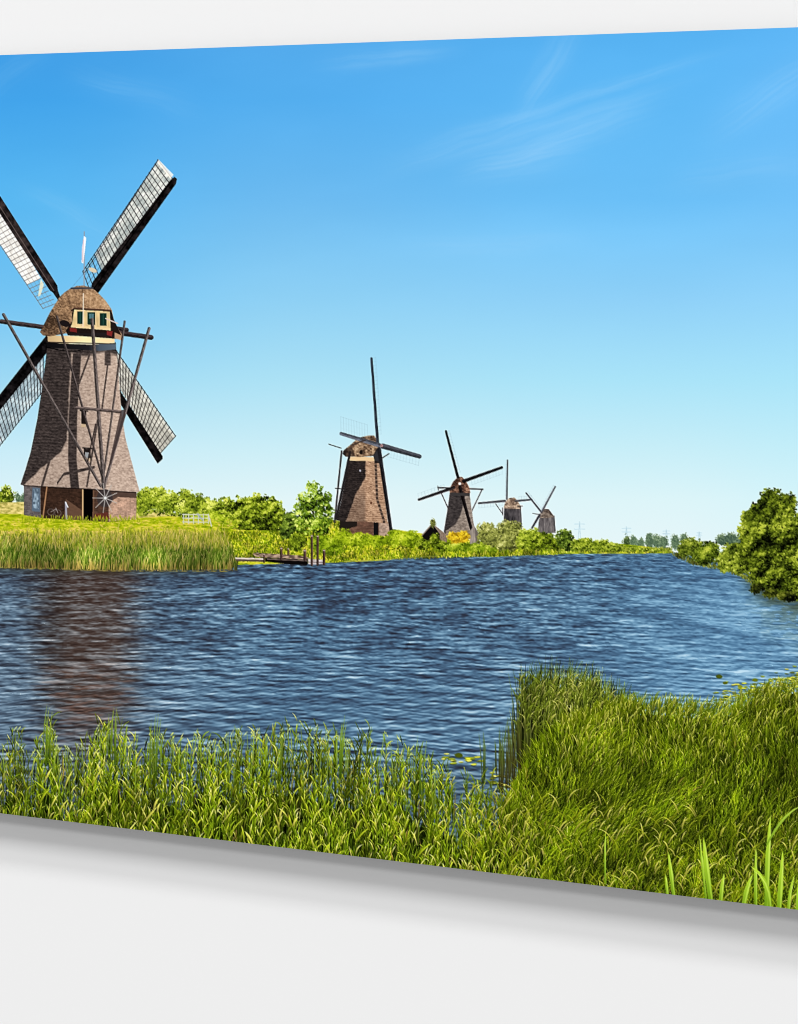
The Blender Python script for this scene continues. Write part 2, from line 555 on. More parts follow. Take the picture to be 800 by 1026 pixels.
bank = part('river_bank', None, 'green and yellow grass bank running along the far side of the river', 'stuff')
poly([(200, 526), (240, 531), (288, 532), (300, 522), (330, 520), (345, 523), (420, 534), (480, 542), (560, 545), (625, 545), (672, 550.5), (674, 554.5), (570, 555), (520, 556.5), (496, 558), (440, 557.5), (400, 559.5), (388, 561.5), (345, 563.5), (240, 566), (200, 566)],
     lambda X, Y: ramp(np.clip(fbm(X / 6, Y / 2.2, 16, 4) * 1.15 - .05, 0, 1), [(.15, (78, 104, 14)), (.4, (136, 162, 22)), (.6, (184, 194, 34)), (.85, (216, 206, 92))]), bank)
def bankgrass(n, x0, x1, yf, pid, cols, L=(3, 7), wd=(.6, 1.1)):
    items = []
    for i in range(n):
        x = rng.uniform(x0, x1)
        a, b = yf(x)
        items.append((rng.uniform(a, b), x))
    items.sort()
    for y, x in items:
        c = cols[rng.randrange(len(cols))] * rng.uniform(.8, 1.15) * (.62 + .62 * num(vn(x / 8, y / 4.5, 77)))
        if rng.random() < .45:
            dab(x, y, rng.uniform(.7, 1.5), rng.uniform(.4, .8), rng.uniform(0, 3.1), c, pid)
            continue
        blade(x, y, rng.uniform(*L), rng.uniform(-.25, .3), rng.uniform(-.3, .3), rng.uniform(*wd), c * .8, c, pid)
YG = [rgb(150, 172, 30), rgb(190, 198, 40), rgb(108, 138, 22), rgb(212, 206, 84), rgb(84, 116, 20)]
bankgrass(3600, 215, 345, lambda x: (533 if x < 292 else 523, 563), bank, YG, (1.5, 3.6), (.7, 1.3))
bankgrass(3200, 335, 560, lambda x: (lerp(538, 549, (x - 335) / 225), lerp(561, 555, (x - 335) / 225)), bank, YG, (1.5, 3.6), (.7, 1.3))
bankgrass(700, 560, 674, lambda x: (549, 554), bank, [rgb(160, 180, 60), rgb(130, 156, 50), rgb(190, 196, 84)], (1, 2.5), (.5, .8))

# ---- windmills
def sail(pid, A, Bp, C, Dp, cloth, grid, nl, nw, gw=.6, a=1.0, t0=0.0, t1=1.0, ga=1.0):
    """lattice sail: A inner and Bp outer on the spar, Dp inner and C outer on the free edge; cloth between t0 and t1"""
    A, Bp, C, Dp = map(np.array, (A, Bp, C, Dp))
    def P(u, v):
        return tuple((A + (Bp - A) * u) * (1 - v) + (Dp + (C - Dp) * u) * v)
    if cloth is not None:
        cl = cloth if callable(cloth) else (lambda X, Y: np.asarray(cloth) * (.93 + .14 * fbm(X / 5, Y / 5, 12, 3))[..., None])
        poly([P(t0, 0.02), P(t1, 0.02), P(t1, .97), P(t0, .97)], cl, pid, a)
    for i in range(nl + 1):
        line(P(i / nl, 0), P(i / nl, 1.02), gw, grid, pid, alpha=ga)
    for j in range(1, nw + 1):
        line(P(0, j / nw), P(1, j / nw), gw if j == nw else gw * .8, grid, pid, alpha=ga * (.45 if j < nw else 1))
def thatch(stops, ang=0.03, row=3.2, cont=.42, seed=3, rk=.7):
    def f(X, Y):
        yy_ = Y - ang * X + 1.2 * (vn(X / 9, Y / 9, seed) - .5)
        yy_ = yy_ + 1.1 * (vn(X / 3.1, Y / 6, seed + 30) - .5)
        r = (yy_ / row) % 1.0
        c = fbm(X / 2.2, Y / 1.3, seed + 4, 3)
        c2 = vn(X / 1.1, Y / .9, seed + 14) - .5
        t = .5 + (r - .5) * cont * rk + (c - .5) * cont * 1.5 + c2 * .16
        return ramp(np.clip(t, 0, 1), stops)
    return f
def bricks(base, mort, sz=1.3):
    def f(X, Y):
        r = np.floor(Y / sz)
        n = hsh(np.floor(X / (sz * 2.2) + (r % 2) * .5).astype(np.int64), r.astype(np.int64), 4)
        c = np.asarray(base) * (.88 + .18 * n + .22 * (fbm(X / 1.5, Y / 1.5, 19, 2) - .5))[..., None]
        k = (((Y / sz) % 1) < .22)[..., None] * .2
        n2 = (.9 + .25 * (fbm(X / 6, Y / 5, 9) - .5))[..., None]
        return (c * (1 - k) + np.asarray(mort) * k) * n2
    return f

# large windmill
w1 = part('windmill', None, 'largest windmill in the picture, thatched tower with green windows in its cap, cut by the left edge')
dark = rgb(44, 36, 38)
sl = [part('sail', w1) for _ in range(4)]
# upper right sail
sail(sl[0], (91, 293), (173, 179), (158.5, 160), (83, 272), lambda X, Y: ramp(fbm(X / 6, Y / 5, 2, 3), [(.2, (150, 160, 158)), (.55, (196, 200, 192)), (.85, (232, 230, 220))]), rgb(56, 50, 54), 26, 5, .8, 1.0, .16, 1.0)
poly([(157, 162), (159, 159.5), (174, 175), (171, 179)], rgb(236, 226, 214), sl[0], .8)
poly([(93, 282), (90, 293), (96, 297), (176.5, 184), (177.5, 179), (175, 177), (171, 180)], lambda X, Y: ramp(fbm(X / 4, Y / 4, 8, 3), [(.2, (26, 20, 22)), (.8, (58, 48, 48))]), sl[0])
line((92, 292), (172, 181), 1.1, rgb(24, 18, 20), sl[0])
line((85, 273), (158.5, 160), .9, rgb(70, 62, 62), sl[0])
dab(93, 270.5, 4.5, 2.2, .4, rgb(206, 190, 160), sl[0])
# upper left sail
sail(sl[1], (56, 304), (-18, 177), (-37, 190), (43, 309), lambda X, Y: ramp(fbm(X / 6, Y / 5, 22, 3), [(.2, (206, 202, 196)), (.55, (240, 236, 226)), (.85, (252, 248, 240))]), rgb(122, 112, 108), 30, 4, .7, 1.0, .2, 1.0, .9)
poly([(38, 297), (41, 279), (44, 285), (40.5, 296)], rgb(232, 216, 176), sl[1], .8)
poly([(-26, 163), (-20, 160), (0, 196), (57.5, 286), (58, 291), (61.5, 300), (59, 302), (53, 293), (50, 291), (0, 214), (-27, 172)], lambda X, Y: ramp(fbm(X / 4, Y / 4, 18, 3), [(.2, (34, 28, 30)), (.8, (76, 62, 60))]), sl[1])
line((0, 207), (54, 291), .8, rgb(120, 104, 98), sl[1], alpha=.7)
# lower left sail
sail(sl[2], (47, 346), (-28, 444), (-14, 464), (46, 388), lambda X, Y: ramp(fbm(X / 6, Y / 5, 32, 3), [(.2, (128, 146, 152)), (.55, (170, 186, 190)), (.85, (206, 216, 214))]), rgb(58, 56, 62), 22, 6, .8, .85, .05, 1.0)
poly([(48, 334), (48, 352), (0, 411), (-30, 448), (-36, 442), (-4, 400)], lambda X, Y: ramp(fbm(X / 4, Y / 4, 28, 3), [(.2, (20, 16, 20)), (.8, (48, 42, 44))]), sl[2])
# lower right sail
sail(sl[3], (119, 388), (160, 455), (176, 437), (117, 352), lambda X, Y: ramp(fbm(X / 6, Y / 5, 42, 3), [(.2, (158, 154, 142)), (.55, (196, 190, 174)), (.85, (226, 220, 204))]), rgb(60, 52, 52), 19, 6, .8, .95, 0, 1.0)
poly([(119, 388), (122, 394), (163, 457), (163, 460), (158, 464.5), (119, 402)], lambda X, Y: ramp(fbm(X / 4, Y / 4, 38, 3), [(.2, (20, 16, 18)), (.8, (50, 40, 40))]), sl[3])
# flag pole and rigging
fp = part('flagpole', w1)
line((84.5, 232), (84.3, 292), .9, rgb(150, 140, 140), fp)
poly([(84.2, 236), (86.4, 238), (85.3, 250), (83.6, 264), (81.8, 263), (82.2, 248)], rgb(232, 226, 232), fp, .95)
line((83.5, 240), (82.6, 262), .7, rgb(196, 130, 140), fp, alpha=.7)
line((85.5, 272), (61, 301), .5, rgb(90, 120, 150), fp, alpha=.6)
# base walls
base = part('brick_base', w1)
poly([(24, 484), (137, 490), (136.5, 520.5), (108, 523), (84, 521.5), (41, 519), (24, 516)], bricks(rgb(104, 72, 56), rgb(130, 100, 84)), base)
poly([(24, 484), (42, 486), (42, 519), (24, 516)], bricks(rgb(116, 106, 104), rgb(140, 130, 128)), base)
poly([(41, 487), (83, 489), (83, 521), (41, 519)], bricks(rgb(84, 56, 42), rgb(96, 70, 56)), base)
poly([(109, 490), (137, 491), (136.5, 520.5), (109, 522.5)], bricks(rgb(206, 164, 138), rgb(214, 184, 162)), base)
poly([(109, 488), (137, 489), (137, 499), (118, 498), (109, 504)], rgb(66, 48, 42), base, .75)
poly([(66, 500), (83, 512), (83, 521), (64, 520)], rgb(126, 92, 70), base, .7)
wd_ = part('window', w1)
poly([(32.5, 488.5), (40, 489), (40, 513), (32, 512)], rgb(90, 110, 130), wd_)
poly([(33.5, 490), (38.8, 490), (38.6, 510), (33.3, 509)], lambda X, Y: ramp(vn(X / 1.2, Y / 2.1, 4), [(.2, (80, 98, 114)), (.8, (150, 172, 188))]), wd_)
dr = part('door', w1)
poly([(83.5, 489), (93, 489.5), (92.5, 521), (83.5, 521)], rgb(16, 12, 14), dr)
line((83, 489), (83, 521), 1.4, rgb(214, 170, 116), dr)
line((94, 490), (93.5, 520), 1.2, rgb(120, 84, 60), dr)
# tower
TL = [(47.5, 345), (45, 367), (42, 390), (37, 422), (31, 452), (25, 472), (20.5, 485.5)]
TR = [(140, 492.5), (134, 470), (126, 440), (122, 415), (120, 390), (117.5, 360), (116, 344)]
TB = [(24, 486.5), (40, 487.5), (64, 488.8), (88, 490), (112, 492), (136, 493.5)]
ltop = thatch([(0, (92, 74, 66)), (.4, (158, 136, 121)), (.7, (192, 170, 153)), (1, (230, 212, 196))], rk=.2, cont=.34)
shade = thatch([(0, (28, 23, 24)), (.4, (56, 47, 46)), (.7, (78, 67, 64)), (1, (112, 98, 92))], seed=8, cont=.42, rk=.7)
def towercol(X, Y):
    c = ltop(X, Y)
    c = c * (1 + .10 * sm(60, 130, X))[..., None]
    # left side of the tower in shade down to the flare
    bx = np.interp(Y, [345, 400, 440, 452, 470, 486], [72, 69, 67, 62, 40, 24]) + 2.2 * (fbm(X / 5, Y / 5, 2, 3) - .5)
    q = sm(1.2, -1.2, X - bx)
    # long shadow of the tail frame
    sx = np.interp(Y, [345, 380, 420, 460, 488], [78, 75.5, 73, 72.5, 75])
    q = np.maximum(q, sm(4.9, 3.6, abs(X - sx)) * sm(350, 356, Y))
    q = np.maximum(q, sm(.9, .2, abs(Y - 350 - 2 * np.sin(X / 9))) * .5 + sm(357, 352, Y - 2 * np.sin(X / 6)))
    # thrown shadows of braces
    def seg(x0, y0, x1, y1, w):
        t = np.clip((Y - y0) / (y1 - y0), 0, 1)
        return sm(w, w * .5, abs(X - (x0 + (x1 - x0) * t))) * (Y > min(y0, y1)) * (Y < max(y0, y1))
    for s_ in ((108, 365, 102, 412, 1.1), (91, 352, 79, 385, 1.3), (98, 420, 87, 488, 1.2), (56, 440, 42, 487, 1.6), (108, 352, 108, 366, 4.0)):
        q = np.maximum(q, seg(*s_) * .9)
    # curved shadow at the foot
    ys = np.interp(X, [56, 64, 78, 95], [486, 475, 472, 468])
    q = np.maximum(q, sm(2.0, 1.0, abs(Y - ys)) * (X > 57) * (X < 95))
    k = q[..., None] * .92
    return c * (1 - k) + shade(X, Y) * k
tw = part('thatched_tower', w1)
poly(TL + TB + TR, towercol, tw)
for i in range(len(TB) - 1):
    line(TB[i], TB[i + 1], 1.1, rgb(40, 28, 26), tw, alpha=.8)
poly([(47, 341), (116, 342.5), (116, 350), (100, 351.5), (47, 348)], lambda X, Y: ramp((X - 47) / 70, [(0, (34, 30, 34)), (.6, (46, 46, 52)), (.75, (78, 92, 108)), (1, (92, 108, 122))]), tw)
for (x0, y0, x1, y1) in ((81.5, 412, 86.5, 428), (84, 449.5, 91, 462)):
    wn = part('window', w1)
    poly([(x0, y0), (x1, y0 + .5), (x1, y1), (x0, y1)], rgb(48, 38, 36), wn)
    poly([(x0, y1 - 3.5), (x1 - .5, y1 - 3), (x1 - .5, y1), (x0, y1)], rgb(206, 178, 140), wn, .9)
    line((x0 - 1, y0 - .8), (x1 + 1.2, y0), 1.3, rgb(36, 28, 28), wn)
poly([(85.5, 453), (89.5, 453.5), (89.5, 459), (85.5, 458.5)], rgb(168, 176, 180), wn, .8)
# cap
bm1 = part('beam', w1)
line((1.5, 322), (46, 328), 4.6, rgb(72, 58, 58), bm1, grain=.4)
bm2 = part('beam', w1)
line((112, 328.5), (127, 330.5), 4.4, rgb(62, 50, 52), bm2, grain=.4)
line((120, 333.5), (151.5, 338), 5.0, rgb(66, 52, 54), bm2, grain=.4)
cap = part('cap', w1)
poly([(47.5, 336), (115, 337), (115, 343.5), (90, 345.3), (60, 344), (48, 342)], lambda X, Y: ramp((X - 46) / 76, [(0, (190, 158, 112)), (.5, (244, 218, 162)), (1, (226, 196, 146))]), cap)
line((47, 342.7), (116, 344.5), .9, rgb(60, 48, 44), cap)
CAP = [(40, 332.5), (43, 327), (46, 321), (50, 313), (54, 306.5), (60, 297), (65, 292.5), (71, 288.5), (77, 286.3), (84, 286), (90, 287.5), (95, 290.5), (100, 295), (105, 300), (109, 305.5), (112.5, 311),
       (113.5, 318), (117, 327), (123, 336), (122, 340), (117, 338), (108, 333), (90, 334), (66, 334), (50, 337), (43, 336)]
def capcol(X, Y):
    a = np.arctan2(Y - 345, X - 84)
    t = fbm(a * 40, np.hypot(X - 84, Y - 345) / 9, 7, 3) * .40 + fbm(X / 1.4, Y / 1.1, 11, 3) * .62 + .22 * vn(X / 8, Y / 8, 15) - .08
    t = t - .34 * sm(82, 46, X) * sm(300, 325, Y) + .12 * sm(80, 95, X) - .1
    return ramp(np.clip(t, 0, 1), [(0, (78, 56, 40)), (.32, (136, 103, 74)), (.56, (176, 137, 99)), (1, (222, 188, 148))])
poly(CAP, capcol, cap)
poly([(72, 322), (66, 331), (68, 336), (86, 337), (117, 339.5), (123, 338.5), (114, 320), (112, 312), (109, 310), (74, 309), (72, 314)], rgb(44, 30, 28), cap, .93)
line((71.5, 288.8), (93, 288.5), 1.7, rgb(66, 70, 84), cap)
line((72, 311), (75, 308.7), 1.6, rgb(64, 42, 36), cap)
line((75, 308.7), (111, 311), 1.5, rgb(92, 60, 48), cap)
gb = part('gable', w1)
poly([(74.5, 310), (110, 312), (111, 330.5), (71.5, 327.5)], lambda X, Y: rgb(222, 192, 134) * (.86 + .2 * vn(X / 1.6, Y / 5, 3))[..., None], gb)
poly([(71.5, 325.5), (111, 328.5), (111, 331), (71, 328)], rgb(222, 192, 138), gb)
for (x0, x1, yo) in ((77.6, 83.2, 0), (87.8, 95.6, .8), (100, 106.8, 1.8)):
    g = part('window', w1)
    poly([(x0 - .8, 311.2 + yo), (x1 + .8, 311.2 + yo), (x1 + .6, 325.6 + yo), (x0 - .8, 325 + yo)], rgb(206, 180, 130), g)
    poly([(x0, 312 + yo), (x1, 312 + yo), (x1, 324.6 + yo), (x0, 324.3 + yo)], rgb(20, 66, 56), g)
    if x1 - x0 > 7:
        poly([(x0 + 1.4, 313.5 + yo), (x1 - 1.4, 313.5 + yo), (x1 - 1.8, 318.5 + yo), (x0 + 1.8, 318.5 + yo)], rgb(78, 120, 132), g)
    line(((x0 + x1) / 2, 312 + yo), ((x0 + x1) / 2, 324 + yo), .5, rgb(60, 110, 96), g, alpha=.8)
poly([(70, 328), (77, 329), (77, 333), (70, 332)], rgb(168, 40, 38), cap, .8)
poly([(107, 331.5), (113, 332), (112, 337), (107, 335.5)], rgb(178, 44, 42), cap, .8)
poly([(115, 333), (122, 336), (122, 341), (115, 339)], rgb(196, 154, 116), cap, .9)
line((106, 319), (118, 324), 1.2, rgb(206, 180, 170), cap)
line((83.6, 294), (83.2, 327), 1.1, rgb(226, 200, 180), cap)
dab(65, 324, 5.5, 3.2, .3, rgb(48, 36, 40), cap)
# tail poles
def tail(p, q, w0, col, w1_=None):
    pid = part('tail_pole', w1)
    line(p, q, w0, col, pid, w1_, grain=.45)
    return pid
tail((57, 317), (103, 480), 2.3, rgb(80, 70, 68), 2.0)
tail((125, 322), (103.5, 480), 2.3, rgb(90, 80, 77), 1.9)
tail((3.5, 315), (101, 487), 3.1, rgb(92, 82, 79), 2.7)
tail((149.5, 329), (104.5, 487), 3.1, rgb(100, 89, 86), 2.8)
tail((92.3, 320), (104, 488), 3.3, rgb(92, 82, 79), 3.9)
tail((96, 425), (88, 462), 1.4, rgb(66, 54, 52))
tail((77, 408.5), (120.5, 412.5), 3.0, rgb(98, 84, 80))
poly([(121, 411), (125, 410), (126, 416), (111, 466), (109, 466)], rgb(80, 66, 64), part('tail_pole', w1), .85)
# capstan wheel
cw = part('capstan_wheel', w1)
poly([(95, 515), (108, 513), (110, 520), (94, 520)], rgb(126, 52, 42), cw, .7)
dab(105, 499, 8, 9, 0, rgb(70, 62, 64), cw, .85)
for k in range(9):
    a = k / 9 * 2 * math.pi + .35
    line((105.5, 499), (105.5 + 12.5 * math.cos(a), 499 + 15 * math.sin(a)), .8, rgb(176, 172, 166), cw, .6)
dab(105.5, 499, 1.4, 1.4, 0, rgb(206, 208, 206), cw)
# bits leaning on the mill
bk = part('bicycle', None, 'bicycle leaning on the shaded base of the large windmill')
for x, y, r in ((51, 513, 3.2), (58, 514, 3.2)):
    for k in range(14):
        a = k / 14 * 2 * math.pi
        b_ = (k + 1) / 14 * 2 * math.pi
        line((x + r * math.cos(a), y + r * math.sin(a)), (x + r * math.cos(b_), y + r * math.sin(b_)), .5, rgb(120, 112, 112), bk, alpha=.7)
line((51, 513), (56, 510), .6, rgb(150, 142, 140), bk)
line((58, 514), (56, 509), .6, rgb(150, 142, 140), bk)
st = part('post', None, 'pale post standing before the large windmill')
line((66, 504), (66.5, 520), 2.0, rgb(150, 150, 164), st)
line((65.6, 503), (68, 508), 1.2, rgb(200, 206, 216), st)
ld = part('ladder', None, 'thin wooden pole leaning on the left of the windmill base')
line((47, 488), (43, 519), 1.4, rgb(168, 120, 80), ld)
for i in range(220):
    x = rng.uniform(22, 140)
    blade(x, rng.uniform(519, 524), rng.uniform(2, 4.5), rng.uniform(-.3, .3), 0, .9, rgb(120, 145, 20), rgb(180, 190, 50), lawn)

# white gate
gt = part('gate', None, 'pale grey gate in the grass in front of the shrubs')
for y in (515.5, 519, 523):
    line((183, y), (209, y + .3), .9, rgb(196, 196, 188), gt)
for x in (184, 189, 194, 199, 204, 209):
    line((x, 515), (x, 524.5), .9, rgb(186, 186, 180), gt)
line((198, 515), (203, 521), 2.0, rgb(150, 160, 172), gt, alpha=.7)
line((209, 516), (212, 527), 1.2, rgb(190, 190, 182), gt)

# second windmill
def mini(label, tower, cap_pts, band, base_pts, sails, poles, hub, tcols, ccol):
    w = part('windmill', None, label)
    sp = []
    def one(s):
        pid = part('sail', w)
        p, q, wd, c, side, lt = s[:6]
        if side is not None:
            sx, sy = side
            ip = (lerp(p[0], q[0], lt), lerp(p[1], q[1], lt))
            sail(pid, ip, q, (q[0] + sx, q[1] + sy), (ip[0] + sx, ip[1] + sy), None, rgb(140, 160, 170), s[6], 3, .45, ga=.30)
        line(p, q, wd, c, pid, wd * .8, grain=.3)
    for s in sails:
        if s[-1] == 'back':
            one(s)
    for p in poles:
        if p[-1] == 'back':
            line(p[0], p[1], p[2], rgb(66, 60, 62), part('tail_pole', w))
    if base_pts:
        poly(base_pts[0], base_pts[1], part('brick_base', w))
    tp = part('thatched_tower', w)
    poly(tower, tcols, tp)
    cp = part('cap', w)
    poly(cap_pts, ccol, cp)
    if band:
        poly(*band, cp)
    for p in poles:
        if p[-1] != 'back':
            line(p[0], p[1], p[2], rgb(52, 46, 48), part('tail_pole', w))
    for s in sails:
        if s[-1] != 'back':
            one(s)
    if hub:
        dab(hub[0], hub[1], hub[2], hub[2], 0, rgb(*hub[3]), part('hub', w))
    return w, tp, cp

lit2 = thatch([(0, (96, 68, 50)), (.4, (164, 126, 98)), (.7, (200, 162, 130)), (1, (232, 200, 168))], row=2.0, cont=.42, seed=21)
shd2 = thatch([(0, (28, 24, 27)), (.5, (52, 44, 44)), (1, (84, 72, 66))], row=2.0, seed=24)
def t2(X, Y):
    c = lit2(X, Y)
    bx = np.interp(Y, [460, 478, 495, 522], [366.5, 366.5, 357, 347]) + 1.2 * (vn(X / 2, Y / 2, 3) - .5)
    q = sm(.8, -.8, X - bx)
    mid = sm(1.6, .8, abs(X - np.interp(Y, [460, 500, 522], [376.5, 378, 385]))) * (.55 + .45 * (np.floor(Y / 2) % 2))
    lf = sm(367, 372, X) * 0
    q2 = sm(368, 364.5, X) * sm(478, 505, Y) * .35
    k = np.maximum(q, np.maximum(mid * .9, q2))[..., None] * .95
    return c * (1 - k) + shd2(X, Y) * k
def base2(X, Y):
    c = bricks(rgb(132, 92, 74), rgb(150, 120, 100), 1.2)(X, Y)
    c = np.where(((X < 358) & (Y < 531 - .3 * (X - 345)))[..., None], rgb(52, 42, 38), c)
    c = np.where((X > 380)[..., None], bricks(rgb(196, 164, 142), rgb(210, 186, 166), 1.2)(X, Y), c)
    c = np.where(((X > 374.5) & (X < 379))[..., None], rgb(34, 34, 40), c)
    return c
spar = rgb(52, 58, 72)
w2, tp2, cp2 = mini('second largest windmill, brown thatched tower beside the young tree',
     [(350, 460), (349, 463), (346, 482), (341.5, 505), (337.5, 521.5), (347, 522.5), (366, 522.5), (389, 524.5), (386.5, 505), (384, 485), (381.5, 462)],
     [(344, 452), (347, 449), (352, 445), (357, 440.5), (362, 438), (369, 436.3), (375, 436.2), (377.5, 440), (379.5, 447), (377, 453), (374, 457), (360, 458), (347, 457.5), (343.5, 455)],
     ([(350, 457.6), (375.5, 458), (376, 462), (350, 461.5)], rgb(220, 186, 138)),
     ([(341, 520), (391, 523), (392, 537), (345, 537), (340, 530)], base2),
     [((378.8, 446), (372.4, 359), 3.0, spar, (4.2, -1), .12, 20), ((380, 446), (342, 434.5), 4.4, rgb(92, 96, 108), (-.5, -17), .3, 10), ((384, 447), (420.5, 457.3), 5.4, rgb(72, 74, 82), (-1, 9), .15, 10), ((380, 450), (393, 538), 3.9, rgb(44, 42, 48), None, 0)],
     [((342.5, 452), (335.5, 523), 1.8, 'back'), ((351, 453), (337, 520), 2.4, ''), ((329.5, 445), (342, 449), 1.0, 'back'), ((336, 489.3), (346, 490), .9, ''), ((383, 459), (390, 454.5), 1.2, '')],
     (382.5, 446.5, 1.6, (176, 132, 128)), t2,
     lambda X, Y: ramp(np.clip(fbm(X / 2.2, Y / 1.6, 61, 3) * 1.3 - .15 - .35 * sm(352, 345, X), 0, 1), [(0, (52, 38, 32)), (.45, (128, 98, 74)), (.8, (182, 150, 116)), (1, (214, 186, 150))]))
poly([(374, 456), (377.5, 450), (382, 452), (382.5, 464), (376, 464)], rgb(44, 40, 44), cp2, .9)
poly([(344, 453), (352, 446), (356, 457), (346, 457.5)], rgb(60, 46, 40), cp2, .6)
line((352, 446), (366, 441), 1.6, rgb(70, 56, 50), cp2, alpha=.8)
dab(362, 453, 1.8, 2.2, 0, rgb(46, 36, 32), cp2)
for i in range(14):
    line((379.5, 446 + i * 1.6), (382.5, 446.4 + i * 1.6), .6, rgb(58, 56, 64), w2, alpha=.6)
dab(361, 471.5, .9, 1.2, 0, rgb(176, 176, 190), tp2)
dab(372, 504, 1.2, 1.4, 0, rgb(108, 64, 44), tp2)

lit3 = thatch([(0, (80, 70, 64)), (.5, (142, 127, 115)), (1, (190, 174, 158))], row=1.6, seed=41)
shd3 = thatch([(0, (36, 32, 35)), (.5, (68, 61, 61)), (1, (98, 89, 86))], row=1.6, seed=43)
def t3(X, Y):
    k = (sm(.8, -.8, X - np.interp(Y, [494, 515, 525, 532], [467, 462, 457, 447])) * .95)[..., None]
    return lit3(X, Y) * (1 - k) + shd3(X, Y) * k
DK = rgb(38, 33, 36)
w3, tp3, cp3 = mini('middle windmill with four dark sails, standing between a small shed and a lean-to',
     [(451, 493), (449, 508), (445, 532), (446, 540), (477, 540), (475, 525), (472.5, 508), (470.5, 493)],
     [(450.5, 490), (454, 483), (459, 478), (463, 477.5), (467, 482), (470.5, 488), (471.5, 494), (461, 495), (451, 494)], None, None,
     [((459, 478), (447, 432), 2.8, DK, (3.6, -.5), .1, 14), ((465, 482), (503, 468.4), 3.5, DK, (.5, 6.5), .2, 10), ((455, 488.5), (420, 500.6), 3.2, rgb(52, 44, 46), (-1, -6), .25, 8), ((461, 488), (472.5, 530), 3.5, rgb(40, 32, 34), None, 0)],
     [((439, 488.6), (484, 490.2), 1.5, 'back'), ((441.5, 492), (449.5, 510), 1.0, 'back'), ((483.5, 490), (472, 514), 1.1, 'back'), ((439, 487), (439.5, 491), .8, 'back')],
     (461, 484.6, 1.5, (226, 214, 206)), t3,
     lambda X, Y: ramp(np.clip(fbm(X / 2, Y / 1.6, 63, 3) * 1.2 + .25 * sm(464, 470, X) - .25, 0, 1), [(0, (62, 40, 34)), (.5, (128, 88, 68)), (1, (206, 160, 130))]))
poly([(452, 493.5), (471, 494), (471, 497), (452, 496.5)], rgb(70, 66, 66), cp3)

def t4(X, Y):
    return ramp(np.clip(fbm(X / 1.3, Y / 5, 71, 3) * .8 + .35 * sm(513, 524, X) - .1, 0, 1), [(0, (46, 44, 48)), (.5, (92, 86, 88)), (1, (150, 142, 138))])
w4, tp4, cp4 = mini('small grey windmill with a tan cap, second of the row from the right',
     [(505.5, 509), (505, 520), (504, 532), (523, 534), (522.5, 520), (521.5, 509)],
     [(505, 508), (507, 502), (510.5, 499), (516, 498.5), (519, 502), (522, 507), (521.5, 510), (505.5, 509.5)], None, None,
     [((508, 500), (508.8, 461), 1.8, rgb(84, 84, 90), (-1.6, 0), .1, 8), ((506, 502), (480, 504.2), 2.5, rgb(80, 78, 84), (0, 4.5), .1, 8), ((517, 502), (533, 500.6), 2.2, rgb(74, 74, 80), (0, -4), .2, 5)],
     [((497, 505), (504, 515), .8, 'back'), ((522, 508), (522.8, 530), .8, ''), ((504, 516), (504, 509), .8, ''), ((519, 507.2), (524, 507), 1.0, '')],
     None, t4, lambda X, Y: ramp(fbm(X / 2, Y / 1.6, 65, 3), [(.2, (104, 82, 68)), (.5, (156, 130, 108)), (.8, (204, 178, 150))]))
w5, tp5, cp5 = mini('smallest windmill, farthest to the right of the row',
     [(541, 518), (540, 524), (539, 534), (557, 534), (556, 526), (555, 517)],
     [(540, 518.5), (542, 513), (545, 510), (550, 510), (553, 514), (556, 518), (550, 519), (541, 519)], None, None,
     [((543, 513.5), (527.4, 494), 1.8, rgb(74, 72, 80), (1.8, -1.6), .1, 8), ((543.5, 512), (556.6, 487.6), 2.1, rgb(92, 92, 100), (-1.8, -1.4), .1, 8), ((541, 516), (533.4, 529), 2.4, rgb(56, 56, 66), None, 0)],
     [((555.5, 517), (556.5, 532), .9, ''), ((534, 514.5), (541, 515.5), .7, 'back')],
     None, lambda X, Y: t4(X + 531 - 516 - 40 + 7, Y), lambda X, Y: ramp(fbm(X / 2, Y / 1.6, 66, 3), [(.2, (74, 60, 54)), (.5, (120, 104, 92)), (.8, (162, 146, 130))]))

# shed and lean-to by the middle windmill
sh = part('shed', None, 'small dark shed with a pitched roof left of the middle windmill')
poly([(433.5, 524.5), (448, 536), (448, 545), (440, 545)], lambda X, Y: rgb(134, 114, 98) * (.8 + .4 * vn(X, Y, 3))[..., None], sh)
poly([(423.5, 536), (433.5, 525), (441, 535), (441, 545), (424, 545)], rgb(36, 30, 32), sh)
line((423, 536.5), (433.8, 524.3), 1.1, rgb(146, 126, 110), sh)
line((433.8, 524.3), (442, 535.5), 1.0, rgb(146, 126, 110), sh)
ln = part('shed', None, 'grey lean-to shed right of the middle windmill')
poly([(471, 533), (475, 526), (480.5, 536), (480.5, 546), (471, 546)], lambda X, Y: rgb(150, 138, 128) * (.85 + .3 * vn(X / .8, Y / 4, 3))[..., None], ln)
poly([(476, 528), (480.5, 536), (480.5, 546), (477, 546)], rgb(110, 100, 96), ln)

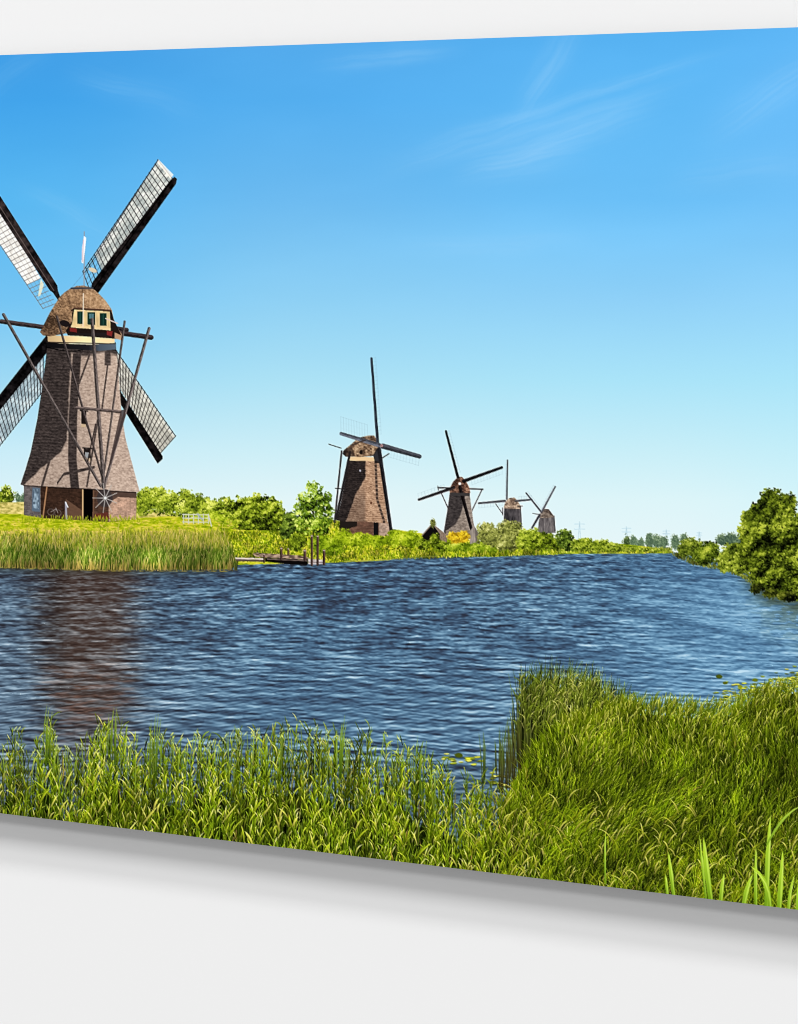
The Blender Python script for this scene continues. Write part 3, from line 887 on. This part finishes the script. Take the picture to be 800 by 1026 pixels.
# shrubs along the far bank
def shrub(label, lumps, pal, n, leaf=(.8, 1.5), **k):
    foliage(part('shrub', None, label), lumps, pal, n, leaf, **k)
yt = part('tree', None, 'young upright tree between the round shrubs and the second windmill')
line((314, 540), (314, 510), 1.6, rgb(70, 62, 40), yt)
shrub('low shrub at the foot of the young tree', [(291, 524, 8, 12), (287, 532, 7, 8)], DEEP, 800, contrast=1.3)
foliage(yt, [(316, 493, 7, 10), (306, 503, 9, 9), (322, 504, 10, 10), (302, 514, 9, 10), (314, 512, 10, 12), (326, 515, 8, 12), (305, 526, 10, 10), (320, 528, 12, 10), (310, 488, 3, 5), (328, 498, 4, 5)], [(24, 42, 10), (74, 106, 22), (142, 176, 52), (212, 228, 128)], 1750, (.9, 1.9), ragged=3, contrast=1.4, body=False)
shrub('green shrub on the bank behind the jetty posts', [(298, 543, 7, 9)], GREEN, 420, contrast=1.2)
shrub('dense green shrub behind the jetty at its right end', [(322, 545, 12, 9), (334, 548, 10, 9)], [(54, 76, 12), (104, 134, 20), (150, 178, 36), (196, 210, 80)], 1000)
shrub('low shrubs at the foot of the second windmill', [(345, 539, 10, 8), (360, 541, 12, 7), (378, 542, 12, 6), (396, 540, 11, 8), (412, 540, 10, 8)], [(66, 88, 14), (118, 146, 22), (166, 190, 40), (208, 216, 88)], 1900)
shrub('thin dry shrub above the small shed', [(434, 524, 3, 5)], OLIVE, 60, (.5, .9))
shrub('yellow flowering shrub beside the middle windmill', [(454, 537, 6, 4.5), (464, 537, 8, 5), (460, 541, 8, 5)], YELL, 500, (.7, 1.3))
shrub('green shrubs before the small shed', [(424, 545, 8, 5), (436, 541, 5, 7), (443, 547, 9, 5)], GREEN, 600)
shrub('low green shrubs before the middle windmill', [(460, 549, 14, 5), (482, 549, 13, 5.5), (500, 550, 12, 5)], [(62, 88, 16), (112, 142, 26), (158, 182, 48), (200, 212, 96)], 1100)
shrub('olive grey shrub right of the middle windmill', [(487, 534, 9, 11), (494, 538, 8, 10)], OLIVE, 800, ragged=4)
shrub('tall grey green willow shrub before the small grey windmill', [(506, 533, 9, 11), (514, 532, 9, 10), (510, 543, 11, 9), (503, 545, 6, 7)], OLIVE, 1300, ragged=3, contrast=1.3)
shrub('yellow green shrub left of the smallest windmill', [(527, 541, 9, 10), (535, 538, 8, 8)], LIGHTG, 700)
shrub('green shrub below the smallest windmill', [(545, 542, 10, 9), (554, 545, 9, 7), (538, 546, 9, 6)], GREEN, 800)
shrub('dark rounded shrub right of the smallest windmill', [(566, 540, 8, 10), (571, 546, 6, 6)], DEEP, 600, contrast=1.2)
shrub('long row of low shrubs along the far bank', [(580, 546, 8, 6), (588, 545, 7, 7), (597, 547, 7, 5.5), (605, 546, 6, 6), (614, 548, 7, 4.5), (622, 549, 6, 3.5)], LIGHTG, 1100, (.6, 1.2))
shrub('thin low row of shrubs at the far end of the river', [(634, 550.5, 6, 2.2), (646, 551, 7, 2), (660, 551.5, 8, 1.8)], LIGHTG, 260, (.5, .9))
bankgrass(900, 335, 560, lambda x: (lerp(555, 554, (x - 335) / 225), lerp(563, 555, (x - 335) / 225)), bank, YG, (2, 5))
line((345, 562.6), (388, 560.6), .9, rgb(170, 168, 90), bank, alpha=.8)
line((388, 560.4), (440, 557.0), .8, rgb(120, 130, 70), bank, alpha=.8)

# reed belt on the left bank
def meadow_edge():
    for i in range(1500):
        x = rng.uniform(-80, 228)
        y = rng.triangular(531, 554, 542)
        c = (rgb(196, 190, 84), rgb(166, 176, 52), rgb(214, 196, 128), rgb(120, 146, 36))[rng.randrange(4)] * rng.uniform(.8, 1.12)
        blade(x, y, rng.uniform(3.5, 9), rng.uniform(-.3, .3), rng.uniform(-.3, .3), rng.uniform(.6, 1.0), c * .75, c, reeds, .8)
reeds = part('reed_belt', None, 'green reed belt along the left bank below the large windmill', 'stuff')
poly([(-80, 548), (228, 550), (234, 560), (235, 568), (228, 570.5), (110, 571), (-80, 567.5)], lambda X, Y: ramp(fbm(X / 1.5, Y / 8, 81, 3), [(.2, (60, 74, 22)), (.5, (112, 130, 40)), (.8, (164, 160, 84))]), reeds)
items = sorted((rng.uniform(545, 572), rng.uniform(-80, 238)) for _ in range(7200))
for y, x in items:
    if x > 224 + (y - 545) * .6:
        continue
    if rng.random() < (y < 551) * .35:
        continue
    yb = np.interp(x, [-80, 0, 110, 236], [566.5, 568, 571, 571.5]) + rng.gauss(0, .6)
    q = rng.random()
    gn = num(vn(x / 22, y / 30, 7))
    if y > yb - 2 and q < .4:
        c0, c1 = rgb(176, 148, 88), rgb(150, 150, 66)
        L = rng.uniform(5, 11)
        y = yb
    else:
        L = rng.uniform(7, 16)
        y = min(y, yb)
        if q < .62:
            c0, c1 = rgb(44, 62, 18), rgb(100, 138, 36)
        elif q < .86:
            c0, c1 = rgb(92, 112, 34), rgb(164, 186, 84)
        else:
            c0, c1 = rgb(140, 120, 70), rgb(206, 192, 122)
    k = (.72 + .5 * gn) * rng.uniform(.85, 1.15)
    if x > 200:
        k *= .86
    blade(x, y, L, rng.uniform(-.16, .2), rng.uniform(-.2, .25), rng.uniform(.7, 1.2), c0 * k, c1 * k, reeds)
for i in range(1100):
    x = 236 - 190 * rng.random() ** 1.6
    c = (rgb(206, 184, 122) if rng.random() < .35 else rgb(170, 182, 60)) * rng.uniform(.8, 1.1)
    yq = rng.triangular(533, 553, 542)
    if x > 222 + (yq - 536) * .8:
        continue
    blade(x, yq, rng.uniform(5, 9), rng.uniform(-.2, .2), rng.uniform(-.3, .3), .8, c * .85, c, reeds, .8)
meadow_edge()
for i in range(90):
    x = rng.uniform(-80, 228)
    yb = np.interp(x, [-80, 0, 110, 236], [567.5, 569, 572, 572.5])
    dab(x, yb, rng.uniform(1, 3), .5, 0, rgb(150, 140, 66), reeds, .7)

# jetty
jt = part('jetty', None, 'old wooden jetty at the edge of the far bank')
poly([(236, 558.6), (264, 559.4), (264, 561), (236, 560.4)], rgb(206, 190, 180), part('deck', jt))
poly([(236, 560.2), (264, 561), (264, 563), (237, 562.2)], rgb(96, 78, 72), jt)
poly([(266, 559), (309, 560.5), (308, 566.3), (290, 565.6), (266, 562.5)], rgb(36, 27, 28), jt)
dk_ = part('deck', jt)
poly([(253, 554.6), (258, 554), (300, 556.4), (310, 558.8), (308, 560.6), (266, 558.8), (256, 557.6)], lambda X, Y: ramp(vn(X / 3, Y / .7, 6), [(.2, (84, 66, 56)), (.8, (190, 160, 136))]), dk_)
line((268, 560.2), (308, 562.0), .9, rgb(120, 100, 90), dk_)
poly([(309, 560), (325, 561), (324, 565.2), (309, 565.6)], lambda X, Y: rgb(198, 186, 184) * (.8 + .3 * vn(X / 3, Y, 8))[..., None], part('deck', jt))
line((309, 563.2), (325, 563.4), .7, rgb(96, 80, 80), dk_)
for x, y0, y1, wd in ((282, 549.6, 560, 2.4), (289, 550, 556, 1.7), (305.6, 551.8, 560.6, 3.0), (312.6, 537, 566.4, 2.3), (318.4, 537.4, 566.2, 2.3), (324.8, 551.6, 565.4, 2.6), (264.8, 555.6, 563.4, 1.6)):
    p_ = part('mooring_post', jt)
    line((x, y0), (x, y1), wd, rgb(86, 62, 56), p_, grain=.4)
    dab(x, y0, wd * .5, .7, 0, rgb(176, 156, 146), p_)
for i in range(26):
    x = rng.uniform(262, 326)
    dab(x, rng.uniform(566, 570), rng.uniform(1.5, 4), .5, 0, rgb(30, 30, 36), river, .6)

# right bank
rbk = part('reed_fringe', None, 'low reeds and weed along the foot of the right hand bushes', 'stuff')
bankgrass(420, 674, 756, lambda x: (np.interp(x, [674, 695, 713, 742, 756], [554, 562, 566, 573, 582]), np.interp(x, [674, 695, 713, 742, 756], [556, 566, 569, 577, 589])), rbk, [rgb(120, 132, 50), rgb(150, 156, 70), rgb(90, 104, 34)], (2, 4))
shrub('farthest rounded bush on the right bank', [(690, 549, 9, 9), (684, 552, 5, 6), (697, 551, 9, 11)], [(28, 40, 14), (74, 94, 26), (132, 152, 48), (180, 192, 84)], 900, (.7, 1.3), light=(-.3, -.9), contrast=1.2)
shrub('second rounded bush on the right bank', [(709, 554, 12, 12), (704, 557, 9, 9), (714, 550, 7, 8)], [(22, 34, 10), (74, 96, 22), (132, 154, 44), (182, 194, 80)], 1200, (.8, 1.4), contrast=1.2)
shrub('smaller yellow green bush left of the big right hand tree', [(735, 558, 13, 13), (727, 563, 8, 10), (741, 566, 8, 10), (736, 551, 7, 6)], [(30, 44, 12), (92, 112, 28), (150, 168, 56), (202, 212, 104)], 2300, (.8, 1.6), contrast=1.2)
bt_ = part('tree', None, 'big dark green tree on the right bank cut by the right edge')
poly([(752, 575), (752, 540), (770, 520), (812, 520), (880, 530), (880, 600), (800, 600), (762, 588)], rgb(24, 34, 10), bt_)
foliage(bt_, [(773, 501, 11, 12), (760, 516, 12, 13), (784, 512, 14, 15), (752, 536, 12, 16), (752, 522, 9, 11), (754, 562, 11, 16), (748, 548, 8, 12), (790, 503, 10, 9), (768, 534, 15, 16), (790, 536, 16, 18), (760, 556, 13, 16), (780, 562, 18, 18), (806, 530, 18, 20), (812, 560, 20, 22),
               (764, 578, 12, 14), (784, 584, 18, 14), (806, 588, 18, 14), (832, 545, 20, 30), (838, 588, 24, 18), (860, 560, 18, 34)],
        [(20, 30, 8), (66, 84, 18), (116, 136, 34), (176, 190, 72)], 13000, (.9, 2.0), light=(-.5, -.85), ragged=1.4, contrast=1.35)
foliage(bt_, [(758, 590, 6, 5), (772, 595, 8, 5), (790, 598, 10, 5), (812, 602, 12, 6), (845, 606, 20, 6)], [(18, 24, 10), (50, 60, 18), (92, 104, 30), (140, 148, 60)], 900, (1.0, 1.8), body=True)

# ---- lily pads
def pads(label, n, f, sc):
    pid = part('lily_pads', None, label, 'stuff')
    pts = sorted([f() for _ in range(n)], key=lambda p: p[1])
    for x, y in pts:
        r = rng.uniform(1.3, 3.4) * sc
        c = [rgb(178, 184, 60), rgb(206, 200, 88), rgb(132, 146, 40), rgb(100, 108, 36)][rng.randrange(4)]
        dab(x, y + .6, r, r * .3, 0, rgb(30, 34, 24), pid, .6)
        dab(x, y, r, r * .26, rng.uniform(-.1, .1), c * rng.uniform(.85, 1.1), pid)
def rp():
    t = rng.random()
    return (lerp(712, 850, t ** .7) + rng.gauss(0, 4), lerp(699, 670, t) + rng.gauss(0, 6))
pads('yellow lily pads floating at the right edge of the water', 400, rp, .85)
pads('small group of lily pads near the tip of the tall reeds', 24, lambda: (rng.gauss(466, 11), rng.gauss(761, 3.2)), 1.1)
pads('lily pads between the near reeds', 26, lambda: (rng.uniform(492, 530), rng.uniform(774, 790)), 1.1)
for x, y, r, c in ((721, 678, 3.4, (70, 84, 22)), (727, 684.5, 2.6, (84, 96, 26)), (757, 681.5, 3, (96, 110, 30)), (742, 688, 2.6, (120, 128, 36)), (460, 757, 4, (70, 84, 20))):
    dab(x, y, r, r * .6, .1, rgb(*c), len(PARTS) - 3)

# ---- near reeds
def curve(ps):
    xs = [p[0] for p in ps]
    ys = [p[1] for p in ps]
    return lambda x: float(np.interp(x, xs, ys))
near_l = part('near_reeds', None, 'bright green reeds along the bottom of the picture', 'stuff')
near_r = part('near_grass', None, 'dense mass of long green grass filling the lower right', 'stuff')
tall = part('tall_reeds', None, 'dark clump of tall reeds rising from the water at the left of the grass mass', 'stuff')
thin = part('thin_reeds', None, 'few thin dark reeds standing alone in the water', 'stuff')
for i in range(16):
    x = rng.choice((486, 497, 503)) + rng.gauss(0, 1.6)
    blade(x, rng.uniform(768, 790), rng.uniform(26, 58), rng.uniform(-.05, .05), rng.uniform(-.1, .1), 1.1, rgb(40, 52, 24), rgb(92, 116, 66), thin)
# back row of the tall clump
poly([(521, 722), (526, 704), (540, 697), (580, 697), (606, 704), (634, 718), (634, 760), (524, 792)], lambda X, Y: ramp(fbm(X / 1.6, Y / 14, 97, 3), [(.25, (12, 18, 8)), (.6, (40, 58, 20)), (.85, (74, 98, 38))]) * (.55 + .45 * sm(516, 560, X))[..., None], tall)
items = sorted((rng.uniform(712, 792), rng.random()) for _ in range(1250))
for y, q in items:
    x = 521 + 119 * q ** 1.1 + rng.gauss(0, 3.2)
    if x < 528 and y < 760 - (x - 514) * 3:
        y = rng.uniform(755, 795)
    tipy = np.interp(x, [512, 520, 545, 580, 600, 640], [716, 668, 662, 665, 672, 702])
    L = min(y - tipy + (-rng.uniform(2, 34) if rng.random() < .84 else rng.uniform(-4, 8)), 96)
    if L < 12:
        continue
    lf = float(sm(560, 528, np.float32(x)))
    q = rng.random()
    c1 = rgb(80, 98, 30) if q < .42 else rgb(26, 34, 12) if q < .66 else rgb(122, 144, 52) if q < .90 else rgb(192, 200, 116)
    c1 = c1 * (1 - .2 * lf)
    k = rng.uniform(.8, 1.2)
    blade(x, y, L, rng.uniform(-.06, .12), rng.uniform(-.08, .14), rng.uniform(.8, 1.35), rgb(16, 22, 8), c1 * k, tall)
for i in range(420):
    x = 518 + 118 * rng.random()
    ty = np.interp(x, [512, 520, 545, 580, 600, 640], [712, 670, 668, 670, 676, 704]) + rng.uniform(4, 60)
    sg = rng.choice((-1, 1, 1))
    c = rgb(128, 150, 48) if rng.random() < .75 else rgb(204, 210, 122)
    blade(x, ty + 9, rng.uniform(7, 13), sg * rng.uniform(.1, .4), sg * rng.uniform(.1, .5), rng.uniform(.9, 1.4), c * .4, c * rng.uniform(.7, 1.1), tall)
for i in range(90):
    x = rng.gauss(515, 9)
    blade(x, rng.uniform(768, 800), rng.uniform(20, 88 - 2.2 * abs(x - 522)), rng.uniform(-.06, .05), 0, 1.0, rgb(44, 34, 26), rgb(84, 100, 48), tall)
# dense grass mass on the right
topr = curve([(505, 800), (520, 775), (535, 745), (560, 720), (600, 706), (625, 700), (650, 698), (700, 703), (725, 704), (745, 694), (770, 684), (800, 680), (880, 672)])
poly([(512, 812), (522, 784), (540, 760), (560, 740), (600, 726), (650, 716), (700, 720), (730, 718), (760, 702), (800, 694), (890, 688), (890, 935), (470, 935), (480, 850)],
     lambda X, Y: ramp(fbm(X / 2.6, Y / 5, 99, 4), [(.25, (12, 20, 5)), (.55, (42, 60, 12)), (.8, (80, 104, 24))]), near_r)
items = []
for i in range(23000):
    x = rng.uniform(500, 890)
    t = topr(x)
    y = t + 12 + (975 - t) * rng.random() ** 1.05
    items.append((y, x))
items.sort()
for y, x in items:
    t = topr(x)
    dep = (y - t)
    big = min(1.0, max(0, (y - 720) / 200))
    L = rng.uniform(12, 27) * (1 + .4 * big)
    if y - L < t - 6:
        L = y - t + rng.uniform(-3, 7)
        if L < 6:
            continue
    cl = num(vn((x + .5 * y) / 26, (y - .3 * x) / 17, 55))
    c2 = num(vn(x / 9, y / 9, 56))
    sw_ = num(vn(x / 60, y / 40, 57)) - .4
    q = rng.random()
    c0 = rgb(18, 28, 6)
    thick = 1.0
    if q < .26 and dep > 26:
        c1 = rgb(36, 48, 6)
    elif q < .62:
        c1 = rgb(98, 122, 14)
    elif q < .90:
        c1 = rgb(146, 166, 26)
    elif q < .97:
        c1 = rgb(214, 218, 96)
        thick = .85
    else:
        c1 = rgb(150, 122, 66)
    if q > .72:
        L *= rng.uniform(.4, .8)
    k = (.56 + .62 * cl + .25 * c2) * rng.uniform(.8, 1.2)
    if dep < 30:
        k *= .95
    blade(x, y, L, rng.uniform(-.25, .32) + .55 * sw_, rng.uniform(-.4, .5) * (.5 + .6 * big) + .35 * sw_, rng.uniform(.6, .98) * (1 + .22 * big) * thick, c0 * k + c1 * k * .22, c1 * k, near_r)
for i in range(1300):
    x = rng.uniform(560, 885)
    y = topr(x) + 4 + 60 * rng.random() ** 1.4
    c = rgb(128, 150, 26) if rng.random() < .6 else rgb(200, 208, 96)
    blade(x, y, rng.uniform(7, 14), rng.uniform(-.35, .45), rng.uniform(-.3, .5), rng.uniform(.8, 1.2), c * .5, c * rng.uniform(.75, 1.1), near_r)
# left stretch of reeds
tl = curve([(-80, 745), (0, 752), (14, 722), (24, 745), (38, 742), (46, 722), (60, 745), (80, 750), (95, 722), (118, 722), (135, 742), (150, 738), (160, 735), (175, 738), (190, 738), (205, 732), (225, 738), (245, 730), (262, 728), (290, 724),
            (312, 728), (335, 738), (352, 732), (375, 730), (395, 738), (420, 752), (440, 762), (465, 775), (500, 786), (520, 800)])
tlx = np.arange(-80, 546, 1.0)
yb_ = 985
poly([(float(x), tl(x) + 50 + 22 * num(vn(np.float32(x / 5), np.float32(2.5), 87)) + 16 * num(vn(np.float32(x / 17), np.float32(3.3), 91))) for x in tlx] + [(546, 935), (-80, 935)],
     lambda X, Y: ramp(fbm(X / 1.6, Y / 6, 98, 4), [(.25, (10, 16, 6)), (.52, (34, 50, 12)), (.8, (84, 112, 26))]), near_l)
jobs = []
for i in range(6200):
    x = rng.uniform(-80, 545)
    t = tl(x)
    y = t + 30 + (960 - t) * rng.random() ** .9
    jobs.append((y, x, 0))
for i in range(1500):
    x = rng.uniform(-80, 545)
    t = tl(x)
    y = t + 46 + (945 - t) * rng.random() ** 1.1
    jobs.append((y, x, 1))
jobs.sort()
for y, x, plant in jobs:
    if y > 870 + .121 * max(x, 0) or (x > 500 and y < topr(x) + 25):
        continue
    t = tl(x)
    dep = y - t
    thinq = num(vn(x / 17, 3.3, 91)) * .6 + num(vn(x / 6, 1.3, 92)) * .4
    if dep < 58 and rng.random() < .30 + (thinq - .5) * 1.6 + .3 * (1 - dep / 58):
        continue
    cl = num(vn(x / 11, y / 22, 45))
    k = (.55 + .7 * cl) * rng.uniform(.8, 1.2)
    if not plant:
        L = rng.uniform(14, 38)
        if y - L < t:
            L = dep + rng.uniform(-12, 3)
            if L < 9:
                continue
        q = rng.random()
        c1 = rgb(36, 50, 8) if q < .30 else rgb(90, 120, 14) if q < .60 else rgb(146, 178, 24) if q < .87 else rgb(214, 222, 92) if q < .96 else rgb(160, 126, 78)
        blade(x, y, L, rng.uniform(-.14, .18), rng.uniform(-.2, .25), rng.uniform(.8, 1.5), rgb(14, 22, 6) * k + c1 * k * .22, c1 * k, near_l)
    else:
        L = rng.uniform(44, 66)
        if y - L < t - 4:
            L = dep + rng.uniform(-8, 6)
            if L < 12:
                continue
        lean = rng.uniform(-.08, .12)
        c1 = rgb(110, 142, 22)
        blade(x, y, L, lean, .03, 1.2, rgb(24, 36, 8), c1 * k, near_l)
        sg = rng.choice((-1, 1))
        for j in range(int(L / 8)):
            h = (j + rng.uniform(.6, 1.2)) * 8
            if h > L:
                break
            sg = -sg
            q = rng.random()
            c = rgb(136, 168, 24) if q < .46 else rgb(188, 210, 50) if q < .76 else rgb(232, 234, 132) if q < .92 else rgb(66, 88, 14)
            blade(x + lean * h, y - h, rng.uniform(7, 14), sg * rng.uniform(.12, .5), sg * rng.uniform(0, .45) if rng.random() < .5 else 0, rng.uniform(.9, 1.7), c * .4 * k, c * min(1.12, k * 1.05), near_l)
# flower heads and long stems above the left reeds
for i in range(110):
    x = rng.uniform(-70, 440)
    t = tl(x) + rng.uniform(-6, 12)
    lean = rng.uniform(-.1, .15)
    L = rng.uniform(26, 46)
    c = rgb(126, 156, 70) * rng.uniform(.8, 1.1)
    blade(x, t + L, L, lean, 0, 1.0, c * .7, c, near_l)
    hx = x + lean * L
    hc = rgb(178, 194, 120) if rng.random() < .6 else rgb(160, 178, 158)
    sg = rng.choice((-1, 1))
    for j in range(5):
        dab(hx + sg * j * .7, t + 1 + j * 1.1 + rng.gauss(0, .5), 1.2, .5, 1.2 * sg + rng.gauss(0, .4), hc * rng.uniform(.7, 1.1), near_l, .8)
for x in (47, 156, 112, 341, 420):
    for j in range(5):
        blade(x + rng.gauss(0, 2.5), tl(x) + 44, rng.uniform(44, 66), rng.uniform(-.05, .06), .04, 1.3, rgb(50, 76, 20), rgb(130, 160, 60), near_l)
# broad bright leaves low down
for i in range(80):
    x = rng.uniform(-70, 520)
    y = 822 + .121 * x + rng.uniform(-46, 14)
    c = rgb(180, 204, 40) if rng.random() < .6 else rgb(226, 228, 116)
    sd = rng.choice((-1, 1))
    blade(x, y, rng.uniform(9, 20), sd * rng.uniform(.1, .8), sd * rng.uniform(0, .25), rng.uniform(1.5, 2.6), c * .5, c * rng.uniform(.8, 1.05), near_l)
for i in range(520):
    x = rng.uniform(470, 880)
    y = 822 + .121 * x + rng.uniform(-90, 14)
    c = rgb(160, 178, 34) if rng.random() < .6 else rgb(216, 216, 110)
    sd = rng.choice((-1, 1, 1))
    blade(x, y, rng.uniform(8, 18), sd * rng.uniform(.1, .6), sd * rng.uniform(.1, .5), rng.uniform(1.0, 1.7), c * .5, c * rng.uniform(.7, 1.0), near_r)
# large sword leaves bottom right
sword = part('sword_leaves', None, 'bright yellow green sword shaped leaves at the lower right edge', 'stuff')
for x, y, L, ln_, dp, wd in ((676, 905, 52, -.10, -.02, 5), (670, 905, 30, -.1, 0, 3.4), (714, 912, 74, -.14, .02, 7), (722, 912, 38, .06, .05, 5), (708, 905, 68, -.1, .0, 3), (744, 918, 44, .14, .1, 6), (758, 918, 70, -.02, .02, 4.2),
                            (768, 925, 108, .02, .02, 6.5), (772, 925, 66, .0, -.30, 6), (780, 930, 78, .06, 0, 6.5), (790, 930, 56, .02, .1, 4), (799, 930, 48, .04, 0, 6), (812, 940, 80, .1, .1, 7), (836, 940, 66, -.1, .1, 6), (607, 885, 52, -.02, .02, 2.2)):
    blade(x, y, L, ln_, dp, wd, rgb(96, 140, 16), rgb(186, 220, 52), sword)
    blade(x + wd * .18, y, L * .93, ln_, dp, wd * .35, rgb(140, 180, 30), rgb(214, 236, 104), sword, .8)
blade(769, 846, 44, .55, .25, 3.2, rgb(120, 160, 30), rgb(176, 206, 60), sword)
# sharpening of the printed picture, the way such prints are prepared
def blur(a, r):
    k = np.exp(-np.arange(-r * 2, r * 2 + 1) ** 2 / (2.0 * (r * .7) ** 2)).astype(np.float32)
    k /= k.sum()
    n = len(k) // 2
    for ax in (0, 1):
        o_ = np.zeros_like(a)
        for i, kk in enumerate(k):
            o_ += np.roll(a, i - n, axis=ax) * kk
        a = o_
    return a
def grade(m, con, piv, sat):
    c = B[m]
    g = c @ np.float32([.3, .59, .11])
    c = g[:, None] + (c - g[:, None]) * sat
    f = np.clip((g - piv) * con + piv, .015, 1) / np.maximum(g, .02)
    B[m] = np.clip(c * f[:, None], 0, 1)
veg = np.array([n in ('shrub', 'tree', 'meadow', 'lawn', 'river_bank', 'reed_belt', 'near_reeds', 'near_grass', 'tall_reeds', 'thin_reeds', 'lily_pads', 'reed_fringe', 'sword_leaves') for n, *_ in PARTS])
isv = veg[ID]
isv &= (ID != sword)
fg = isv & (GY > 640)
B[fg] = B[fg] * np.float32([1.09, 1.05, .79])
grade(fg, 1.24, .27, 1.04)
B[isv & ~fg] *= np.float32([1.03, 1.0, .92])
grade(isv & ~fg, 1.22, .50, 1.04)
mill = ~isv & (ID != sky) & (ID != river)
grade(mill, 1.22, .46, .95)
np.clip(B, 0, 1, out=B)
lum = B.mean(-1)
hp = lum - blur(lum, 2)
B += (hp * np.where(fg | (ID == river), 1.0, .55))[..., None]
np.clip(B, 0, 1, out=B)
#PAINT_END

# ------------------------------------------------------------------ lay the ink on the print's surface
if 'DUMP' in globals():
    DUMP()
STEP = U / 1.45
NX = int((XR - XL) / STEP)
NZ = int((ZT - ZB) / STEP)
gxs = np.linspace(XL, XR, NX + 1)
gzs = np.linspace(ZT, ZB, NZ + 1)
LX, LZ = np.meshgrid(gxs, gzs)
def sample(x, z, buf, nearest=False):
    px, py = to_pic(x, z)
    fx = np.clip((px - OX) * S - .5, 0, BW - 1.001)
    fy = np.clip((py - OY) * S - .5, 0, BH - 1.001)
    if nearest:
        return buf[np.rint(fy).astype(int), np.rint(fx).astype(int)]
    ix = fx.astype(int)
    iy = fy.astype(int)
    tx = (fx - ix)[..., None]
    ty = (fy - iy)[..., None]
    return (buf[iy, ix] * (1 - tx) + buf[iy, ix + 1] * tx) * (1 - ty) + (buf[iy + 1, ix] * (1 - tx) + buf[iy + 1, ix + 1] * tx) * ty
col = np.clip(sample(LX, LZ, B), 0, 1)
# a touch of print sharpening / tooth
lin = np.where(col <= .04045, col / 12.92, ((col + .055) / 1.055) ** 2.4)
lin = np.clip(lin / EXPO, 0, .9).reshape(-1, 3).astype(np.float32)
CX = (LX[:-1, :-1] + LX[1:, 1:]) / 2
CZ = (LZ[:-1, :-1] + LZ[1:, 1:]) / 2
cid = sample(CX, CZ, ID, True).ravel()
ci = np.arange(NX * NZ)
v00 = (ci // NX) * (NX + 1) + ci % NX
quads = np.stack([v00, v00 + NX + 1, v00 + NX + 2, v00 + 1], 1)
VX = LX.ravel().astype(np.float32)
VZ = LZ.ravel().astype(np.float32)
order = np.argsort(cid, kind='stable')
bounds = np.searchsorted(cid[order], np.arange(len(PARTS) + 1))
need = set()
for i in range(len(PARTS)):
    if bounds[i + 1] > bounds[i] + 2:
        need.add(i)
        if PARTS[i][1] is not None:
            need.add(PARTS[i][1])
made = {}
for i, (name, par, label, kind) in enumerate(PARTS):
    if i not in need:
        continue
    qs = quads[order[bounds[i]:bounds[i + 1]]]
    if len(qs) == 0:
        o = bpy.data.objects.new(name, None)
        SC.collection.objects.link(o)
    else:
        vid, inv = np.unique(qs.ravel(), return_inverse=True)
        nv, nf = len(vid), len(qs)
        me = bpy.data.meshes.new(name)
        me.vertices.add(nv)
        me.loops.add(nf * 4)
        me.polygons.add(nf)
        co = np.zeros((nv, 3), np.float32)
        co[:, 0] = VX[vid]
        co[:, 2] = VZ[vid]
        me.vertices.foreach_set('co', co.ravel())
        me.loops.foreach_set('vertex_index', inv.ravel().astype(np.int32))
        me.polygons.foreach_set('loop_start', np.arange(0, nf * 4, 4, dtype=np.int32))
        me.update(calc_edges=True)
        at = me.color_attributes.new('ink', 'FLOAT_COLOR', 'POINT')
        cc = np.ones((nv, 4), np.float32)
        cc[:, :3] = lin[vid]
        at.data.foreach_set('color', cc.ravel())
        o = link(name, me, None, M_print)
    made[i] = o
    if par is None:
        reparent(o)
    else:
        o.parent = made[par]
    if label:
        o['label'] = label
    if kind:
        o['kind'] = kind
print('parts', len(made), 'cells', NX * NZ)
